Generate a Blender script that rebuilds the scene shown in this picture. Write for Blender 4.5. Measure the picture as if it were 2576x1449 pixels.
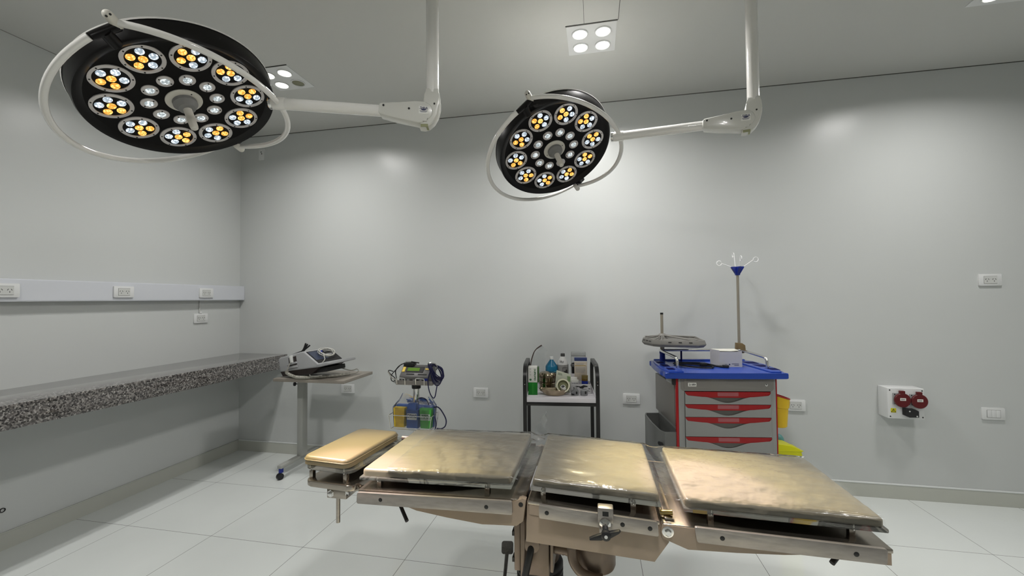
import bpy, bmesh, math, random
from mathutils import Vector, Matrix, Euler
random.seed(7)
PI = math.pi
S = bpy.context.scene
COL = S.collection
for o in list(bpy.data.objects):
    bpy.data.objects.remove(o)

# ------------------------------------------------------------------ camera
FPX = 1044.76
CAM = Vector((3.2004, -3.2509, 1.3518))
RV = Vector((0.980542, 0.196121, -0.008571))
UV = Vector((0.013475, -0.023687, 0.999629))
WV = Vector((-0.195845, 0.980294, 0.025869))
cam = bpy.data.cameras.new('camera')
cam.sensor_fit = 'HORIZONTAL'
cam.sensor_width = 36.0
cam.lens = FPX / 2576 * 36.0
cam.clip_start = 0.02
co = bpy.data.objects.new('camera', cam)
COL.objects.link(co)
m = Matrix((RV, UV, -WV)).transposed().to_4x4()
m.translation = CAM
co.matrix_world = m
S.camera = co

# ------------------------------------------------------------------ light / exposure
S.view_settings.view_transform = 'Standard'
S.view_settings.look = 'None'
S.view_settings.gamma = 1.0
S.view_settings.use_curve_mapping = False
S.view_settings.exposure = 0.0
wd = bpy.data.worlds.new('world')
S.world = wd
wd.use_nodes = True
wd.node_tree.nodes['Background'].inputs[0].default_value = (0.5, 0.52, 0.53, 1)
wd.node_tree.nodes['Background'].inputs[1].default_value = 0.02
CEIL = 2.8636
FIXTURES = [(1.14, -0.82), (3.20, -0.82), (5.26, -0.82), (1.14, -2.95), (3.20, -2.95), (5.26, -2.95)]
LED_OFF = 0.0645
LED_POWER = 5.4
DIM = {(1.14, -0.82): 0.92, (3.20, -0.82): 1.0, (5.26, -0.82): 0.66, (1.14, -2.95): 0.85, (3.20, -2.95): 1.0, (5.26, -2.95): 0.66}
for fx, fy in FIXTURES:
    for sx in (-1, 1):
        for sy in (-1, 1):
            if fx == 1.14 and fy == -0.82 and sx == 1 and sy == 1:
                continue                                   # the dead lamp of the left fixture
            l = bpy.data.lights.new('downlight_lamp', 'AREA')
            l.shape = 'DISK'
            l.size = 0.072
            l.energy = LED_POWER * DIM[(fx, fy)]
            l.spread = math.radians(156)
            l.color = (1.0, 0.98, 0.96)
            lo = bpy.data.objects.new('downlight_lamp', l)
            COL.objects.link(lo)
            lo.location = (fx + sx * LED_OFF, fy + sy * LED_OFF, CEIL - 0.0125)

# ------------------------------------------------------------------ materials
def mat(name, col, rough=0.5, metal=0.0, spec=0.5, coat=0.0, coat_rough=0.05, bump=0.0, bscale=50.0,
        var=0.0, vscale=6.0, trans=0.0, ior=1.45, alpha=1.0, emit=None, estr=0.0):
    M = bpy.data.materials.new(name)
    M.use_nodes = True
    nt = M.node_tree
    b = nt.nodes['Principled BSDF']
    b.inputs['Base Color'].default_value = (*col, 1)
    b.inputs['Roughness'].default_value = rough
    b.inputs['Metallic'].default_value = metal
    b.inputs['Specular IOR Level'].default_value = spec
    b.inputs['Coat Weight'].default_value = coat
    b.inputs['Coat Roughness'].default_value = coat_rough
    b.inputs['Transmission Weight'].default_value = trans
    b.inputs['IOR'].default_value = ior
    b.inputs['Alpha'].default_value = alpha
    if emit:
        b.inputs['Emission Color'].default_value = (*emit, 1)
        b.inputs['Emission Strength'].default_value = estr
    tc = nt.nodes.new('ShaderNodeTexCoord')
    if var > 0:
        n = nt.nodes.new('ShaderNodeTexNoise')
        n.inputs['Scale'].default_value = vscale
        n.inputs['Detail'].default_value = 4
        nt.links.new(tc.outputs['Object'], n.inputs['Vector'])
        mx = nt.nodes.new('ShaderNodeMix')
        mx.data_type = 'RGBA'
        nt.links.new(n.outputs['Fac'], mx.inputs['Factor'])
        mx.inputs['A'].default_value = (*[c * (1 - var) for c in col], 1)
        mx.inputs['B'].default_value = (*[min(1, c * (1 + var)) for c in col], 1)
        nt.links.new(mx.outputs['Result'], b.inputs['Base Color'])
    if bump > 0:
        n = nt.nodes.new('ShaderNodeTexNoise')
        n.inputs['Scale'].default_value = bscale
        n.inputs['Detail'].default_value = 3
        nt.links.new(tc.outputs['Object'], n.inputs['Vector'])
        bp = nt.nodes.new('ShaderNodeBump')
        bp.inputs['Strength'].default_value = bump
        bp.inputs['Distance'].default_value = 0.01
        nt.links.new(n.outputs['Fac'], bp.inputs['Height'])
        nt.links.new(bp.outputs['Normal'], b.inputs['Normal'])
    return M


def film_mat(name, tint=(0.9, 0.9, 0.9), body=0.06, gloss=1.0, rough=0.06, bump=0.35, bscale=18, body_col=(0.6, 0.6, 0.6)):
    """thin clear plastic: mostly transparent, a fresnel gloss and a little milky body"""
    M = bpy.data.materials.new(name)
    M.use_nodes = True
    nt = M.node_tree
    nt.nodes.clear()
    out = nt.nodes.new('ShaderNodeOutputMaterial')
    tr = nt.nodes.new('ShaderNodeBsdfTransparent')
    tr.inputs[0].default_value = (*tint, 1)
    df = nt.nodes.new('ShaderNodeBsdfDiffuse')
    df.inputs[0].default_value = (*body_col, 1)
    gl = nt.nodes.new('ShaderNodeBsdfGlossy')
    gl.inputs['Color'].default_value = (gloss, gloss, gloss, 1)
    gl.inputs['Roughness'].default_value = rough
    fr = nt.nodes.new('ShaderNodeFresnel')
    fr.inputs['IOR'].default_value = 1.4
    m1 = nt.nodes.new('ShaderNodeMixShader')
    m1.inputs[0].default_value = body
    m2 = nt.nodes.new('ShaderNodeMixShader')
    nt.links.new(tr.outputs[0], m1.inputs[1])
    nt.links.new(df.outputs[0], m1.inputs[2])
    nt.links.new(fr.outputs[0], m2.inputs[0])
    nt.links.new(m1.outputs[0], m2.inputs[1])
    nt.links.new(gl.outputs[0], m2.inputs[2])
    nt.links.new(m2.outputs[0], out.inputs[0])
    tc = nt.nodes.new('ShaderNodeTexCoord')
    n = nt.nodes.new('ShaderNodeTexNoise')
    n.inputs['Scale'].default_value = bscale
    n.inputs['Detail'].default_value = 3
    nt.links.new(tc.outputs['Object'], n.inputs['Vector'])
    bp = nt.nodes.new('ShaderNodeBump')
    bp.inputs['Strength'].default_value = bump
    bp.inputs['Distance'].default_value = 0.02
    nt.links.new(n.outputs['Fac'], bp.inputs['Height'])
    for s in (gl, fr, df):
        nt.links.new(bp.outputs['Normal'], s.inputs['Normal'])
    return M


def led_mat(name, base, hot, st):
    """an LED lens: faceted reflector glowing round a hotter core"""
    M = bpy.data.materials.new(name)
    M.use_nodes = True
    nt = M.node_tree
    b = nt.nodes['Principled BSDF']
    b.inputs['Roughness'].default_value = 0.15
    b.inputs['Base Color'].default_value = (*base, 1)
    geo = nt.nodes.new('ShaderNodeTexCoord')
    v = nt.nodes.new('ShaderNodeTexVoronoi')
    v.inputs['Scale'].default_value = 130
    nt.links.new(geo.outputs['Object'], v.inputs['Vector'])
    cr = nt.nodes.new('ShaderNodeValToRGB')
    cr.color_ramp.elements[0].position = 0.0
    cr.color_ramp.elements[0].color = (*hot, 1)
    cr.color_ramp.elements[1].position = 0.62
    cr.color_ramp.elements[1].color = (*base, 1)
    nt.links.new(v.outputs['Distance'], cr.inputs['Fac'])
    nt.links.new(cr.outputs['Color'], b.inputs['Emission Color'])
    b.inputs['Emission Strength'].default_value = st
    return M


def floor_mat():
    M = bpy.data.materials.new('polished_tile')
    M.use_nodes = True
    nt = M.node_tree
    b = nt.nodes['Principled BSDF']
    tc = nt.nodes.new('ShaderNodeTexCoord')
    sp = nt.nodes.new('ShaderNodeSeparateXYZ')
    nt.links.new(tc.outputs['Object'], sp.inputs[0])

    def line(sock, off):
        a = nt.nodes.new('ShaderNodeMath'); a.operation = 'SUBTRACT'; a.inputs[1].default_value = off
        nt.links.new(sock, a.inputs[0])
        d = nt.nodes.new('ShaderNodeMath'); d.operation = 'PINGPONG'; d.inputs[1].default_value = 0.3
        # distance to nearest multiple of 0.6
        nt.links.new(a.outputs[0], d.inputs[0])
        c = nt.nodes.new('ShaderNodeMath'); c.operation = 'LESS_THAN'; c.inputs[1].default_value = 0.0013
        nt.links.new(d.outputs[0], c.inputs[0])
        return c.outputs[0]
    lx = line(sp.outputs['X'], 1.0115)
    ly = line(sp.outputs['Y'], -0.6106)
    mxm = nt.nodes.new('ShaderNodeMath'); mxm.operation = 'MAXIMUM'
    nt.links.new(lx, mxm.inputs[0]); nt.links.new(ly, mxm.inputs[1])
    n = nt.nodes.new('ShaderNodeTexNoise'); n.inputs['Scale'].default_value = 1.3; n.inputs['Detail'].default_value = 5
    nt.links.new(tc.outputs['Object'], n.inputs['Vector'])
    cr = nt.nodes.new('ShaderNodeValToRGB')
    cr.color_ramp.elements[0].position = 0.3; cr.color_ramp.elements[0].color = (0.66, 0.69, 0.67, 1)
    cr.color_ramp.elements[1].position = 0.7; cr.color_ramp.elements[1].color = (0.72, 0.75, 0.73, 1)
    nt.links.new(n.outputs['Fac'], cr.inputs['Fac'])
    mx = nt.nodes.new('ShaderNodeMix'); mx.data_type = 'RGBA'
    nt.links.new(mxm.outputs[0], mx.inputs['Factor'])
    nt.links.new(cr.outputs['Color'], mx.inputs['A'])
    mx.inputs['B'].default_value = (0.17, 0.17, 0.165, 1)
    nt.links.new(mx.outputs['Result'], b.inputs['Base Color'])
    b.inputs['Roughness'].default_value = 0.09
    b.inputs['Specular IOR Level'].default_value = 0.5
    return M


def granite_mat():
    M = bpy.data.materials.new('speckled_granite')
    M.use_nodes = True
    nt = M.node_tree
    b = nt.nodes['Principled BSDF']
    tc = nt.nodes.new('ShaderNodeTexCoord')
    v = nt.nodes.new('ShaderNodeTexVoronoi'); v.inputs['Scale'].default_value = 150
    n = nt.nodes.new('ShaderNodeTexNoise'); n.inputs['Scale'].default_value = 90; n.inputs['Detail'].default_value = 6
    nt.links.new(tc.outputs['Object'], v.inputs['Vector'])
    nt.links.new(tc.outputs['Object'], n.inputs['Vector'])
    sp = nt.nodes.new('ShaderNodeSeparateColor')
    nt.links.new(v.outputs['Color'], sp.inputs[0])
    ad = nt.nodes.new('ShaderNodeMath'); ad.operation = 'MULTIPLY_ADD'; ad.inputs[1].default_value = 0.6; 
    nt.links.new(sp.outputs[0], ad.inputs[0])
    sb = nt.nodes.new('ShaderNodeMath'); sb.operation = 'MULTIPLY'; sb.inputs[1].default_value = 0.4
    nt.links.new(n.outputs['Fac'], sb.inputs[0])
    nt.links.new(sb.outputs[0], ad.inputs[2])
    cr = nt.nodes.new('ShaderNodeValToRGB')
    e = cr.color_ramp.elements
    e[0].position = 0.22; e[0].color = (0.022, 0.02, 0.02, 1)
    e[1].position = 0.85; e[1].color = (0.42, 0.41, 0.39, 1)
    e2 = e.new(0.5); e2.color = (0.12, 0.11, 0.105, 1)
    e3 = e.new(0.7); e3.color = (0.24, 0.225, 0.21, 1)
    nt.links.new(ad.outputs[0], cr.inputs['Fac'])
    nt.links.new(cr.outputs['Color'], b.inputs['Base Color'])
    b.inputs['Roughness'].default_value = 0.12
    b.inputs['Coat Weight'].default_value = 0.6
    b.inputs['Coat Roughness'].default_value = 0.06
    return M


def scuffed(name, col, metal=0.9, rough=0.32):
    """brushed / stained metal"""
    M = mat(name, col, rough=rough, metal=metal)
    nt = M.node_tree
    b = nt.nodes['Principled BSDF']
    tc = nt.nodes.new('ShaderNodeTexCoord')
    mp = nt.nodes.new('ShaderNodeMapping')
    mp.inputs['Scale'].default_value = (14, 14, 60)
    nt.links.new(tc.outputs['Object'], mp.inputs[0])
    n = nt.nodes.new('ShaderNodeTexNoise'); n.inputs['Scale'].default_value = 1.5; n.inputs['Detail'].default_value = 6
    nt.links.new(mp.outputs[0], n.inputs['Vector'])
    cr = nt.nodes.new('ShaderNodeValToRGB')
    cr.color_ramp.elements[0].position = 0.3
    cr.color_ramp.elements[0].color = (*[c * 0.82 for c in col], 1)
    cr.color_ramp.elements[1].position = 0.6
    cr.color_ramp.elements[1].color = (*col, 1)
    nt.links.new(n.outputs['Fac'], cr.inputs['Fac'])
    nt.links.new(cr.outputs['Color'], b.inputs['Base Color'])
    return M


WALL = mat('satin_wall_paint', (0.565, 0.582, 0.572), rough=0.28, spec=0.36, bump=0.02, bscale=7, var=0.02, vscale=1.5)
CEILM = mat('ceiling_paint', (0.56, 0.565, 0.54), rough=0.6, spec=0.2, var=0.02, vscale=0.8)
FLOOR = floor_mat()
BASEB = mat('baseboard_tile', (0.50, 0.51, 0.46), rough=0.15, var=0.03)
CAPM = mat('baseboard_cap', (0.72, 0.74, 0.73), rough=0.3)
GRAN = granite_mat()
DUCT = mat('duct_plastic', (0.60, 0.62, 0.66), rough=0.4)
WPLAS = mat('white_plastic', (0.70, 0.71, 0.705), rough=0.3)
OUTL = mat('outlet_module', (0.58, 0.59, 0.57), rough=0.35)
DARK = mat('dark_slot', (0.012, 0.012, 0.012), rough=0.6)
GAPM2 = mat('seam_grey', (0.11, 0.11, 0.10), rough=0.9)
GAPM = mat('module_gap_grey', (0.22, 0.22, 0.21), rough=0.6)
SEAM = mat('seam_shadow_gap', (0.06, 0.06, 0.055), rough=0.9)
LAMPW = mat('lamp_white_enamel', (0.74, 0.73, 0.70), rough=0.12, coat=0.6)
LAMPB = mat('lamp_black_body', (0.005, 0.0045, 0.0045), rough=0.3, spec=0.25, bump=0.01, bscale=300)
LAMPF = mat('lamp_black_face', (0.004, 0.0035, 0.0035), rough=0.5, spec=0.15)
RINGM = mat('pod_ring_alu', (0.60, 0.57, 0.56), rough=0.4, metal=0.1)
SCREW = mat('dark_screw', (0.03, 0.03, 0.03), rough=0.35, metal=0.6)
HUBM = mat('hub_enamel', (0.60, 0.58, 0.52), rough=0.3)
KNOBM = mat('hub_rubber_grey', (0.20, 0.20, 0.195), rough=0.55)
HANDM = mat('sterile_handle', (0.62, 0.60, 0.54), rough=0.45)
LEDW = led_mat('led_white', (0.30, 0.36, 0.42), (1.9, 2.0, 2.1), 0.95)
LEDY = led_mat('led_amber', (0.75, 0.33, 0.04), (2.1, 1.5, 0.5), 0.95)
LEDI = led_mat('led_inner_white', (0.26, 0.30, 0.32), (1.7, 1.8, 1.8), 0.9)
CEL = mat('ceiling_led', (0.9, 0.9, 0.85), emit=(1.0, 0.98, 0.88), estr=9.0)
OFFL = mat('ceiling_led_off', (0.20, 0.20, 0.12), rough=0.2)
CHROME = mat('chrome', (0.75, 0.74, 0.72), rough=0.12, metal=1.0)
STEEL = scuffed('stainless_steel', (0.40, 0.36, 0.31), metal=0.95, rough=0.2)
RAIL = scuffed('worn_rail_steel', (0.33, 0.305, 0.28), metal=0.7, rough=0.36)
TAUPE = mat('taupe_enamel', (0.30, 0.235, 0.175), rough=0.38, spec=0.5, var=0.06, vscale=12, bump=0.02, bscale=220)
TAUPED = mat('taupe_cast', (0.20, 0.155, 0.12), rough=0.35, metal=0.2, var=0.15, vscale=30)
VINYL = mat('taupe_vinyl', (0.245, 0.218, 0.162), rough=0.34, coat=0.35, coat_rough=0.16, bump=0.04, bscale=26)
VINYLG = mat('bronze_vinyl', (0.20, 0.158, 0.088), rough=0.36, coat=0.4, coat_rough=0.2, bump=0.012, bscale=40)
FILM = film_mat('clear_film', tint=(0.97, 0.97, 0.97), body=0.015, bump=0.45, bscale=12, rough=0.12, body_col=(0.55, 0.52, 0.47))
BAGF = film_mat('clear_bag_film', tint=(0.97, 0.97, 0.97), body=0.05, bump=0.4, bscale=18, rough=0.25)
BAGM = film_mat('milky_bag_film', tint=(0.92, 0.94, 0.94), body=0.30, bump=0.7, bscale=26, rough=0.15, body_col=(0.45, 0.47, 0.48))
ACRYL = film_mat('clear_acrylic', tint=(0.80, 0.80, 0.76), body=0.14, bump=0.05, bscale=8, rough=0.05, body_col=(0.5, 0.5, 0.46))
AMBER = film_mat('stained_acrylic', tint=(0.80, 0.68, 0.35), body=0.35, bump=0.05, body_col=(0.45, 0.33, 0.10))
BLACKM = mat('black_paint', (0.012, 0.012, 0.013), rough=0.3)
BLACKP = mat('black_plastic', (0.012, 0.012, 0.013), rough=0.45)
BRASS = mat('brass', (0.55, 0.42, 0.16), rough=0.3, metal=0.9)
WOODG = mat('grey_wood_laminate', (0.26, 0.235, 0.20), rough=0.4, var=0.2, vscale=9)
POSTG = mat('grey_painted_steel', (0.36, 0.365, 0.34), rough=0.35)
DEFG = mat('monitor_grey_plastic', (0.33, 0.335, 0.34), rough=0.42)
DEFD = mat('monitor_dark_base', (0.022, 0.015, 0.014), rough=0.4)
SCRN = mat('blue_grey_screen', (0.035, 0.045, 0.075), rough=0.08)
CABLEW = mat('pale_cable', (0.55, 0.545, 0.50), rough=0.4)
CABLEG = mat('grey_coiled_cord', (0.33, 0.32, 0.28), rough=0.45)
CABLEB = mat('navy_cable', (0.008, 0.008, 0.05), rough=0.3)
CABLEK = mat('black_cable', (0.01, 0.01, 0.012), rough=0.35)
ESUG = mat('unit_dark_grey', (0.095, 0.092, 0.088), rough=0.42)
LCD = mat('green_lcd', (0.10, 0.20, 0.02), rough=0.5, emit=(0.2, 0.4, 0.03), estr=0.12, spec=0.1)
YELP = mat('yellow_pedal', (0.80, 0.55, 0.012), rough=0.45)
BLUP = mat('blue_pedal', (0.02, 0.09, 0.36), rough=0.45)
GREP = mat('green_pedal', (0.06, 0.40, 0.05), rough=0.45)
LBLG = mat('label_pale', (0.42, 0.50, 0.44), rough=0.5)
LBLW = mat('label_white', (0.70, 0.70, 0.66), rough=0.5)
CARTG = mat('cart_grey_plastic', (0.28, 0.285, 0.275), rough=0.34)
CARTP = mat('cart_panel_taupe', (0.20, 0.19, 0.175), rough=0.4)
CARTR = mat('cart_red', (0.33, 0.006, 0.008), rough=0.3)
CARTB = mat('cart_blue', (0.018, 0.06, 0.36), rough=0.22)
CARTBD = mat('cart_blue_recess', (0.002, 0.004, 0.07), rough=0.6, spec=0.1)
WINDM = mat('label_window', (0.36, 0.10, 0.11), rough=0.12)
DRK = mat('drawer_grip_dark', (0.085, 0.08, 0.07), rough=0.16, coat=0.5)
SIDEB = mat('side_bin_grey', (0.14, 0.145, 0.14), rough=0.35)
YELB = mat('yellow_bin_plastic', (0.72, 0.47, 0.01), rough=0.4)
YELS = mat('lime_yellow_plastic', (0.66, 0.66, 0.005), rough=0.4)
TEAL = mat('teal_plastic', (0.12, 0.33, 0.33), rough=0.4)
POLEM = mat('pole_dull_steel', (0.33, 0.30, 0.245), rough=0.35, metal=0.4)
NAVY = mat('navy_plastic', (0.008, 0.022, 0.22), rough=0.4)
BROWNP = mat('brown_clamp', (0.17, 0.12, 0.055), rough=0.45)
MTRAY = mat('tray_grey', (0.19, 0.185, 0.17), rough=0.45)
CARTON = mat('white_carton', (0.52, 0.515, 0.52), rough=0.6, bump=0.1, bscale=25)
CARTONI = mat('carton_inside', (0.66, 0.65, 0.58), rough=0.6)
INK = mat('navy_ink', (0.03, 0.035, 0.10), rough=0.5)
INKK = mat('black_ink', (0.02, 0.02, 0.02), rough=0.5)
GRINK = mat('green_ink', (0.03, 0.13, 0.055), rough=0.5)
GREB = mat('green_carton', (0.003, 0.17, 0.012), rough=0.35)
BLUEB = mat('teal_bottle', (0.01, 0.16, 0.30), rough=0.25)
BLUEL = mat('teal_label', (0.01, 0.06, 0.12), rough=0.3)
WHITEB = mat('white_bottle', (0.66, 0.66, 0.65), rough=0.35)
GREYL = mat('grey_label', (0.30, 0.30, 0.29), rough=0.5)
CAPG = mat('grey_cap', (0.07, 0.07, 0.07), rough=0.45)
TIN = mat('tinted_steel', (0.36, 0.30, 0.21), rough=0.14, metal=1.0, bump=0.03, bscale=25)
PAPER = mat('pale_green_paper', (0.55, 0.58, 0.47), rough=0.6, var=0.08, vscale=30)
TAPEM = mat('cream_tape', (0.64, 0.63, 0.47), rough=0.55)
TAPEI = mat('tape_core', (0.24, 0.25, 0.13), rough=0.5)
GREYS = mat('grey_stand', (0.20, 0.205, 0.21), rough=0.5)
BEIGE = mat('beige_carton', (0.52, 0.46, 0.38), rough=0.55)
DBLUE = mat('dark_blue_print', (0.03, 0.05, 0.16), rough=0.4)
AMBB = mat('amber_glass', (0.13, 0.075, 0.01), rough=0.15)
SHELFW = mat('white_shelf_laminate', (0.66, 0.64, 0.67), rough=0.35)
RCEE = mat('maroon_plastic', (0.10, 0.004, 0.006), rough=0.35)
WARN = mat('warning_yellow', (0.72, 0.66, 0.01), rough=0.45)
RUBG = mat('rubber_grey', (0.13, 0.13, 0.125), rough=0.6, bump=0.3, bscale=120)
TUBEBR = mat('brown_edge', (0.05, 0.022, 0.016), rough=0.3)
PINKM = mat('pink_grey_knob', (0.30, 0.23, 0.24), rough=0.3, metal=0.3)

# ------------------------------------------------------------------ mesh helpers
def xf(loc=(0, 0, 0), rot=(0, 0, 0)):
    return Matrix.Translation(Vector(loc)) @ Euler(rot).to_matrix().to_4x4()


def frame_from(z, origin=(0, 0, 0), xh=None):
    """matrix whose local z is the given direction"""
    z = Vector(z).normalized()
    h = Vector(xh) if xh is not None else (Vector((0, 0, 1)) if abs(z.z) < 0.9 else Vector((1, 0, 0)))
    x = (h - z * h.dot(z)).normalized()
    y = z.cross(x)
    M = Matrix((x, y, z)).transposed().to_4x4()
    M.translation = Vector(origin)
    return M


class MB:
    def __init__(s, M=None):
        s.bm = bmesh.new()
        s.M = M or Matrix()

    def _add(s, verts, faces, M=None):
        T = s.M @ (M or Matrix())
        vs = [s.bm.verts.new(T @ Vector(v)) for v in verts]
        out = []
        for f in faces:
            try:
                out.append(s.bm.faces.new([vs[i] for i in f]))
            except ValueError:
                pass
        return vs, out

    def box(s, lo, hi, M=None, bev=0.0, seg=2):
        x0, y0, z0 = lo
        x1, y1, z1 = hi
        v = [(x0, y0, z0), (x1, y0, z0), (x1, y1, z0), (x0, y1, z0), (x0, y0, z1), (x1, y0, z1), (x1, y1, z1), (x0, y1, z1)]
        f = [(0, 3, 2, 1), (4, 5, 6, 7), (0, 1, 5, 4), (1, 2, 6, 5), (2, 3, 7, 6), (3, 0, 4, 7)]
        vs, fs = s._add(v, f, M)
        if bev > 0:
            es = list({e for q in fs for e in q.edges})
            bmesh.ops.bevel(s.bm, geom=es, offset=bev, segments=seg, affect='EDGES', profile=0.5)
        return s

    def prism(s, pts, z0, z1, M=None, bev=0.0, seg=2):
        """polygon in local xy extruded in z"""
        n = len(pts)
        area = sum(pts[i][0] * pts[(i + 1) % n][1] - pts[(i + 1) % n][0] * pts[i][1] for i in range(n))
        if area < 0:
            pts = pts[::-1]
        v = [(p[0], p[1], z0) for p in pts] + [(p[0], p[1], z1) for p in pts]
        f = [tuple(range(n - 1, -1, -1)), tuple(range(n, 2 * n))] + [(i, (i + 1) % n, n + (i + 1) % n, n + i) for i in range(n)]
        vs, fs = s._add(v, f, M)
        if bev > 0:
            es = list({e for q in fs[:2] for e in q.edges})
            bmesh.ops.bevel(s.bm, geom=es, offset=bev, segments=seg, affect='EDGES', profile=0.5)
        return s

    def lathe(s, prof, M=None, n=32, caps=True):
        """profile of (radius, z) about local z"""
        vs, fs = [], []
        for r, z in prof:
            for i in range(n):
                a = 2 * PI * i / n
                vs.append((r * math.cos(a), r * math.sin(a), z))
        for k in range(len(prof) - 1):
            for i in range(n):
                j = (i + 1) % n
                fs.append((k * n + i, k * n + j, (k + 1) * n + j, (k + 1) * n + i))
        if caps:
            fs.append(tuple(range(n - 1, -1, -1)))
            fs.append(tuple(range((len(prof) - 1) * n, len(prof) * n)))
        s._add(vs, fs, M)
        return s

    def cyl(s, p0, p1, r, n=20, r1=None):
        p0, p1 = Vector(p0), Vector(p1)
        L = (p1 - p0).length
        s.lathe([(r, 0), (r if r1 is None else r1, L)], frame_from(p1 - p0, p0), n)
        return s

    def tube(s, pts, r, n=10, closed=False, smooth=0):
        P = [Vector(p) for p in pts]
        if smooth:
            P = spline(P, smooth, closed)
        N = len(P)
        rr = r if callable(r) else (lambda t: r)
        vs, fs = [], []
        prev = None
        for i, p in enumerate(P):
            if closed:
                t = (P[(i + 1) % N] - P[i - 1]).normalized()
            else:
                t = (P[min(i + 1, N - 1)] - P[max(i - 1, 0)]).normalized()
            if prev is None:
                h = Vector((0, 0, 1)) if abs(t.z) < 0.9 else Vector((1, 0, 0))
                u = (h - t * h.dot(t)).normalized()
            else:
                u = (prev - t * prev.dot(t)).normalized()
            prev = u
            w = t.cross(u)
            q = rr(i / max(1, N - 1))
            for k in range(n):
                a = 2 * PI * k / n
                vs.append(p + (u * math.cos(a) + w * math.sin(a)) * q)
        for i in range(N if closed else N - 1):
            a0 = i * n
            b0 = ((i + 1) % N) * n
            for k in range(n):
                j = (k + 1) % n
                fs.append((a0 + k, a0 + j, b0 + j, b0 + k))
        if not closed:
            fs.append(tuple(range(n - 1, -1, -1)))
            fs.append(tuple(range((N - 1) * n, N * n)))
        s._add(vs, fs)
        return s

    def sphere(s, c, r, n=12, sc=(1, 1, 1)):
        prof = []
        vs, fs = [], []
        for i in range(1, n):
            t = PI * i / n
            for k in range(2 * n):
                a = PI * k / n
                vs.append((c[0] + r * sc[0] * math.sin(t) * math.cos(a), c[1] + r * sc[1] * math.sin(t) * math.sin(a), c[2] + r * sc[2] * math.cos(t)))
        m_ = 2 * n
        for i in range(n - 2):
            for k in range(m_):
                j = (k + 1) % m_
                fs.append((i * m_ + k, (i + 1) * m_ + k, (i + 1) * m_ + j, i * m_ + j))
        fs.append(tuple(range(m_)))
        fs.append(tuple(range((n - 1) * m_ - 1, (n - 2) * m_ - 1, -1)))
        s._add(vs, fs)
        return s

    def grid(s, fn, nu, nv, M=None):
        vs = [fn(i / nu, j / nv) for j in range(nv + 1) for i in range(nu + 1)]
        fs = [(j * (nu + 1) + i, j * (nu + 1) + i + 1, (j + 1) * (nu + 1) + i + 1, (j + 1) * (nu + 1) + i) for j in range(nv) for i in range(nu)]
        s._add(vs, fs, M)
        return s

    def text(s, body, size, M, depth=0.0006, sx=1.0, bold=0.0):
        cu = bpy.data.curves.new('t', 'FONT')
        cu.body = body
        cu.size = size
        cu.extrude = depth
        cu.offset = bold
        cu.align_x = 'CENTER'
        cu.align_y = 'CENTER'
        ob = bpy.data.objects.new('t', cu)
        COL.objects.link(ob)
        dg = bpy.context.evaluated_depsgraph_get()
        me = bpy.data.meshes.new_from_object(ob.evaluated_get(dg))
        T = s.M @ M @ Matrix.Diagonal((sx, 1, 1, 1))
        me.transform(T)
        s.bm.from_mesh(me)
        bpy.data.objects.remove(ob)
        bpy.data.meshes.remove(me)
        bpy.data.curves.remove(cu)
        return s

    def build(s, name, material, parent=None, smooth=True, ang=38, world=False, recalc=True):
        bm = s.bm
        if world and parent is not None:
            bm.transform(WM[parent.name].inverted() @ GROUP_CAM_SCALE[0])
        if recalc:
            bmesh.ops.recalc_face_normals(bm, faces=bm.faces[:])
        if smooth:
            lim = math.radians(ang)
            for f in bm.faces:
                f.smooth = True
            for e in bm.edges:
                if len(e.link_faces) == 2 and e.calc_face_angle(0) > lim:
                    e.smooth = False
        me = bpy.data.meshes.new(name)
        bm.to_mesh(me)
        bm.free()
        me.materials.append(material)
        o = bpy.data.objects.new(name, me)
        COL.objects.link(o)
        if parent is not None:
            o.parent = parent
            WM[o.name] = WM[parent.name]
        else:
            WM[o.name] = Matrix()
        return o


WM = {}


def spline(P, k, closed=False):
    """Catmull-Rom through P, k steps a span"""
    N = len(P)
    out = []
    rng = range(N) if closed else range(N - 1)
    for i in rng:
        p0 = P[i - 1] if (closed or i > 0) else P[0] * 2 - P[1]
        p1 = P[i]
        p2 = P[(i + 1) % N]
        p3 = P[(i + 2) % N] if (closed or i + 2 < N) else P[-1] * 2 - P[-2]
        for j in range(k):
            t = j / k
            out.append(0.5 * ((2 * p1) + (p2 - p0) * t + (2 * p0 - 5 * p1 + 4 * p2 - p3) * t * t + (3 * p1 - p0 - 3 * p2 + p3) * t ** 3))
    if not closed:
        out.append(P[-1])
    return out


def tag(o, label, cat, group=None):
    o['label'] = label
    o['category'] = cat
    if group:
        o['group'] = group
    return o


GROUP_CAM_SCALE = [Matrix()]      # group transform: identity, except the stand group, scaled about the camera


def thing(name, label, cat, loc=(0, 0, 0), rotz=0.0, group=None, M=None):
    o = bpy.data.objects.new(name, None)
    o.empty_display_size = 0.05
    COL.objects.link(o)
    mw = M if M is not None else Matrix.Translation(GROUP_CAM_SCALE[0] @ Vector(loc)) @ xf((0, 0, 0), (0, 0, rotz))
    o.matrix_world = mw
    WM[o.name] = mw.copy()
    return tag(o, label, cat, group)


def struct(name, mb, material, **k):
    o = mb.build(name, material, **k)
    o['kind'] = 'structure'
    return o


def rrect(w, h, r, n=5, cx=0.0, cy=0.0):
    pts = []
    for qx, qy, a0 in ((1, 1, 0), (-1, 1, 90), (-1, -1, 180), (1, -1, 270)):
        for i in range(n + 1):
            a = math.radians(a0 + 90 * i / n)
            pts.append((cx + qx * (w / 2 - r) + r * math.cos(a), cy + qy * (h / 2 - r) + r * math.sin(a)))
    return pts


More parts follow.
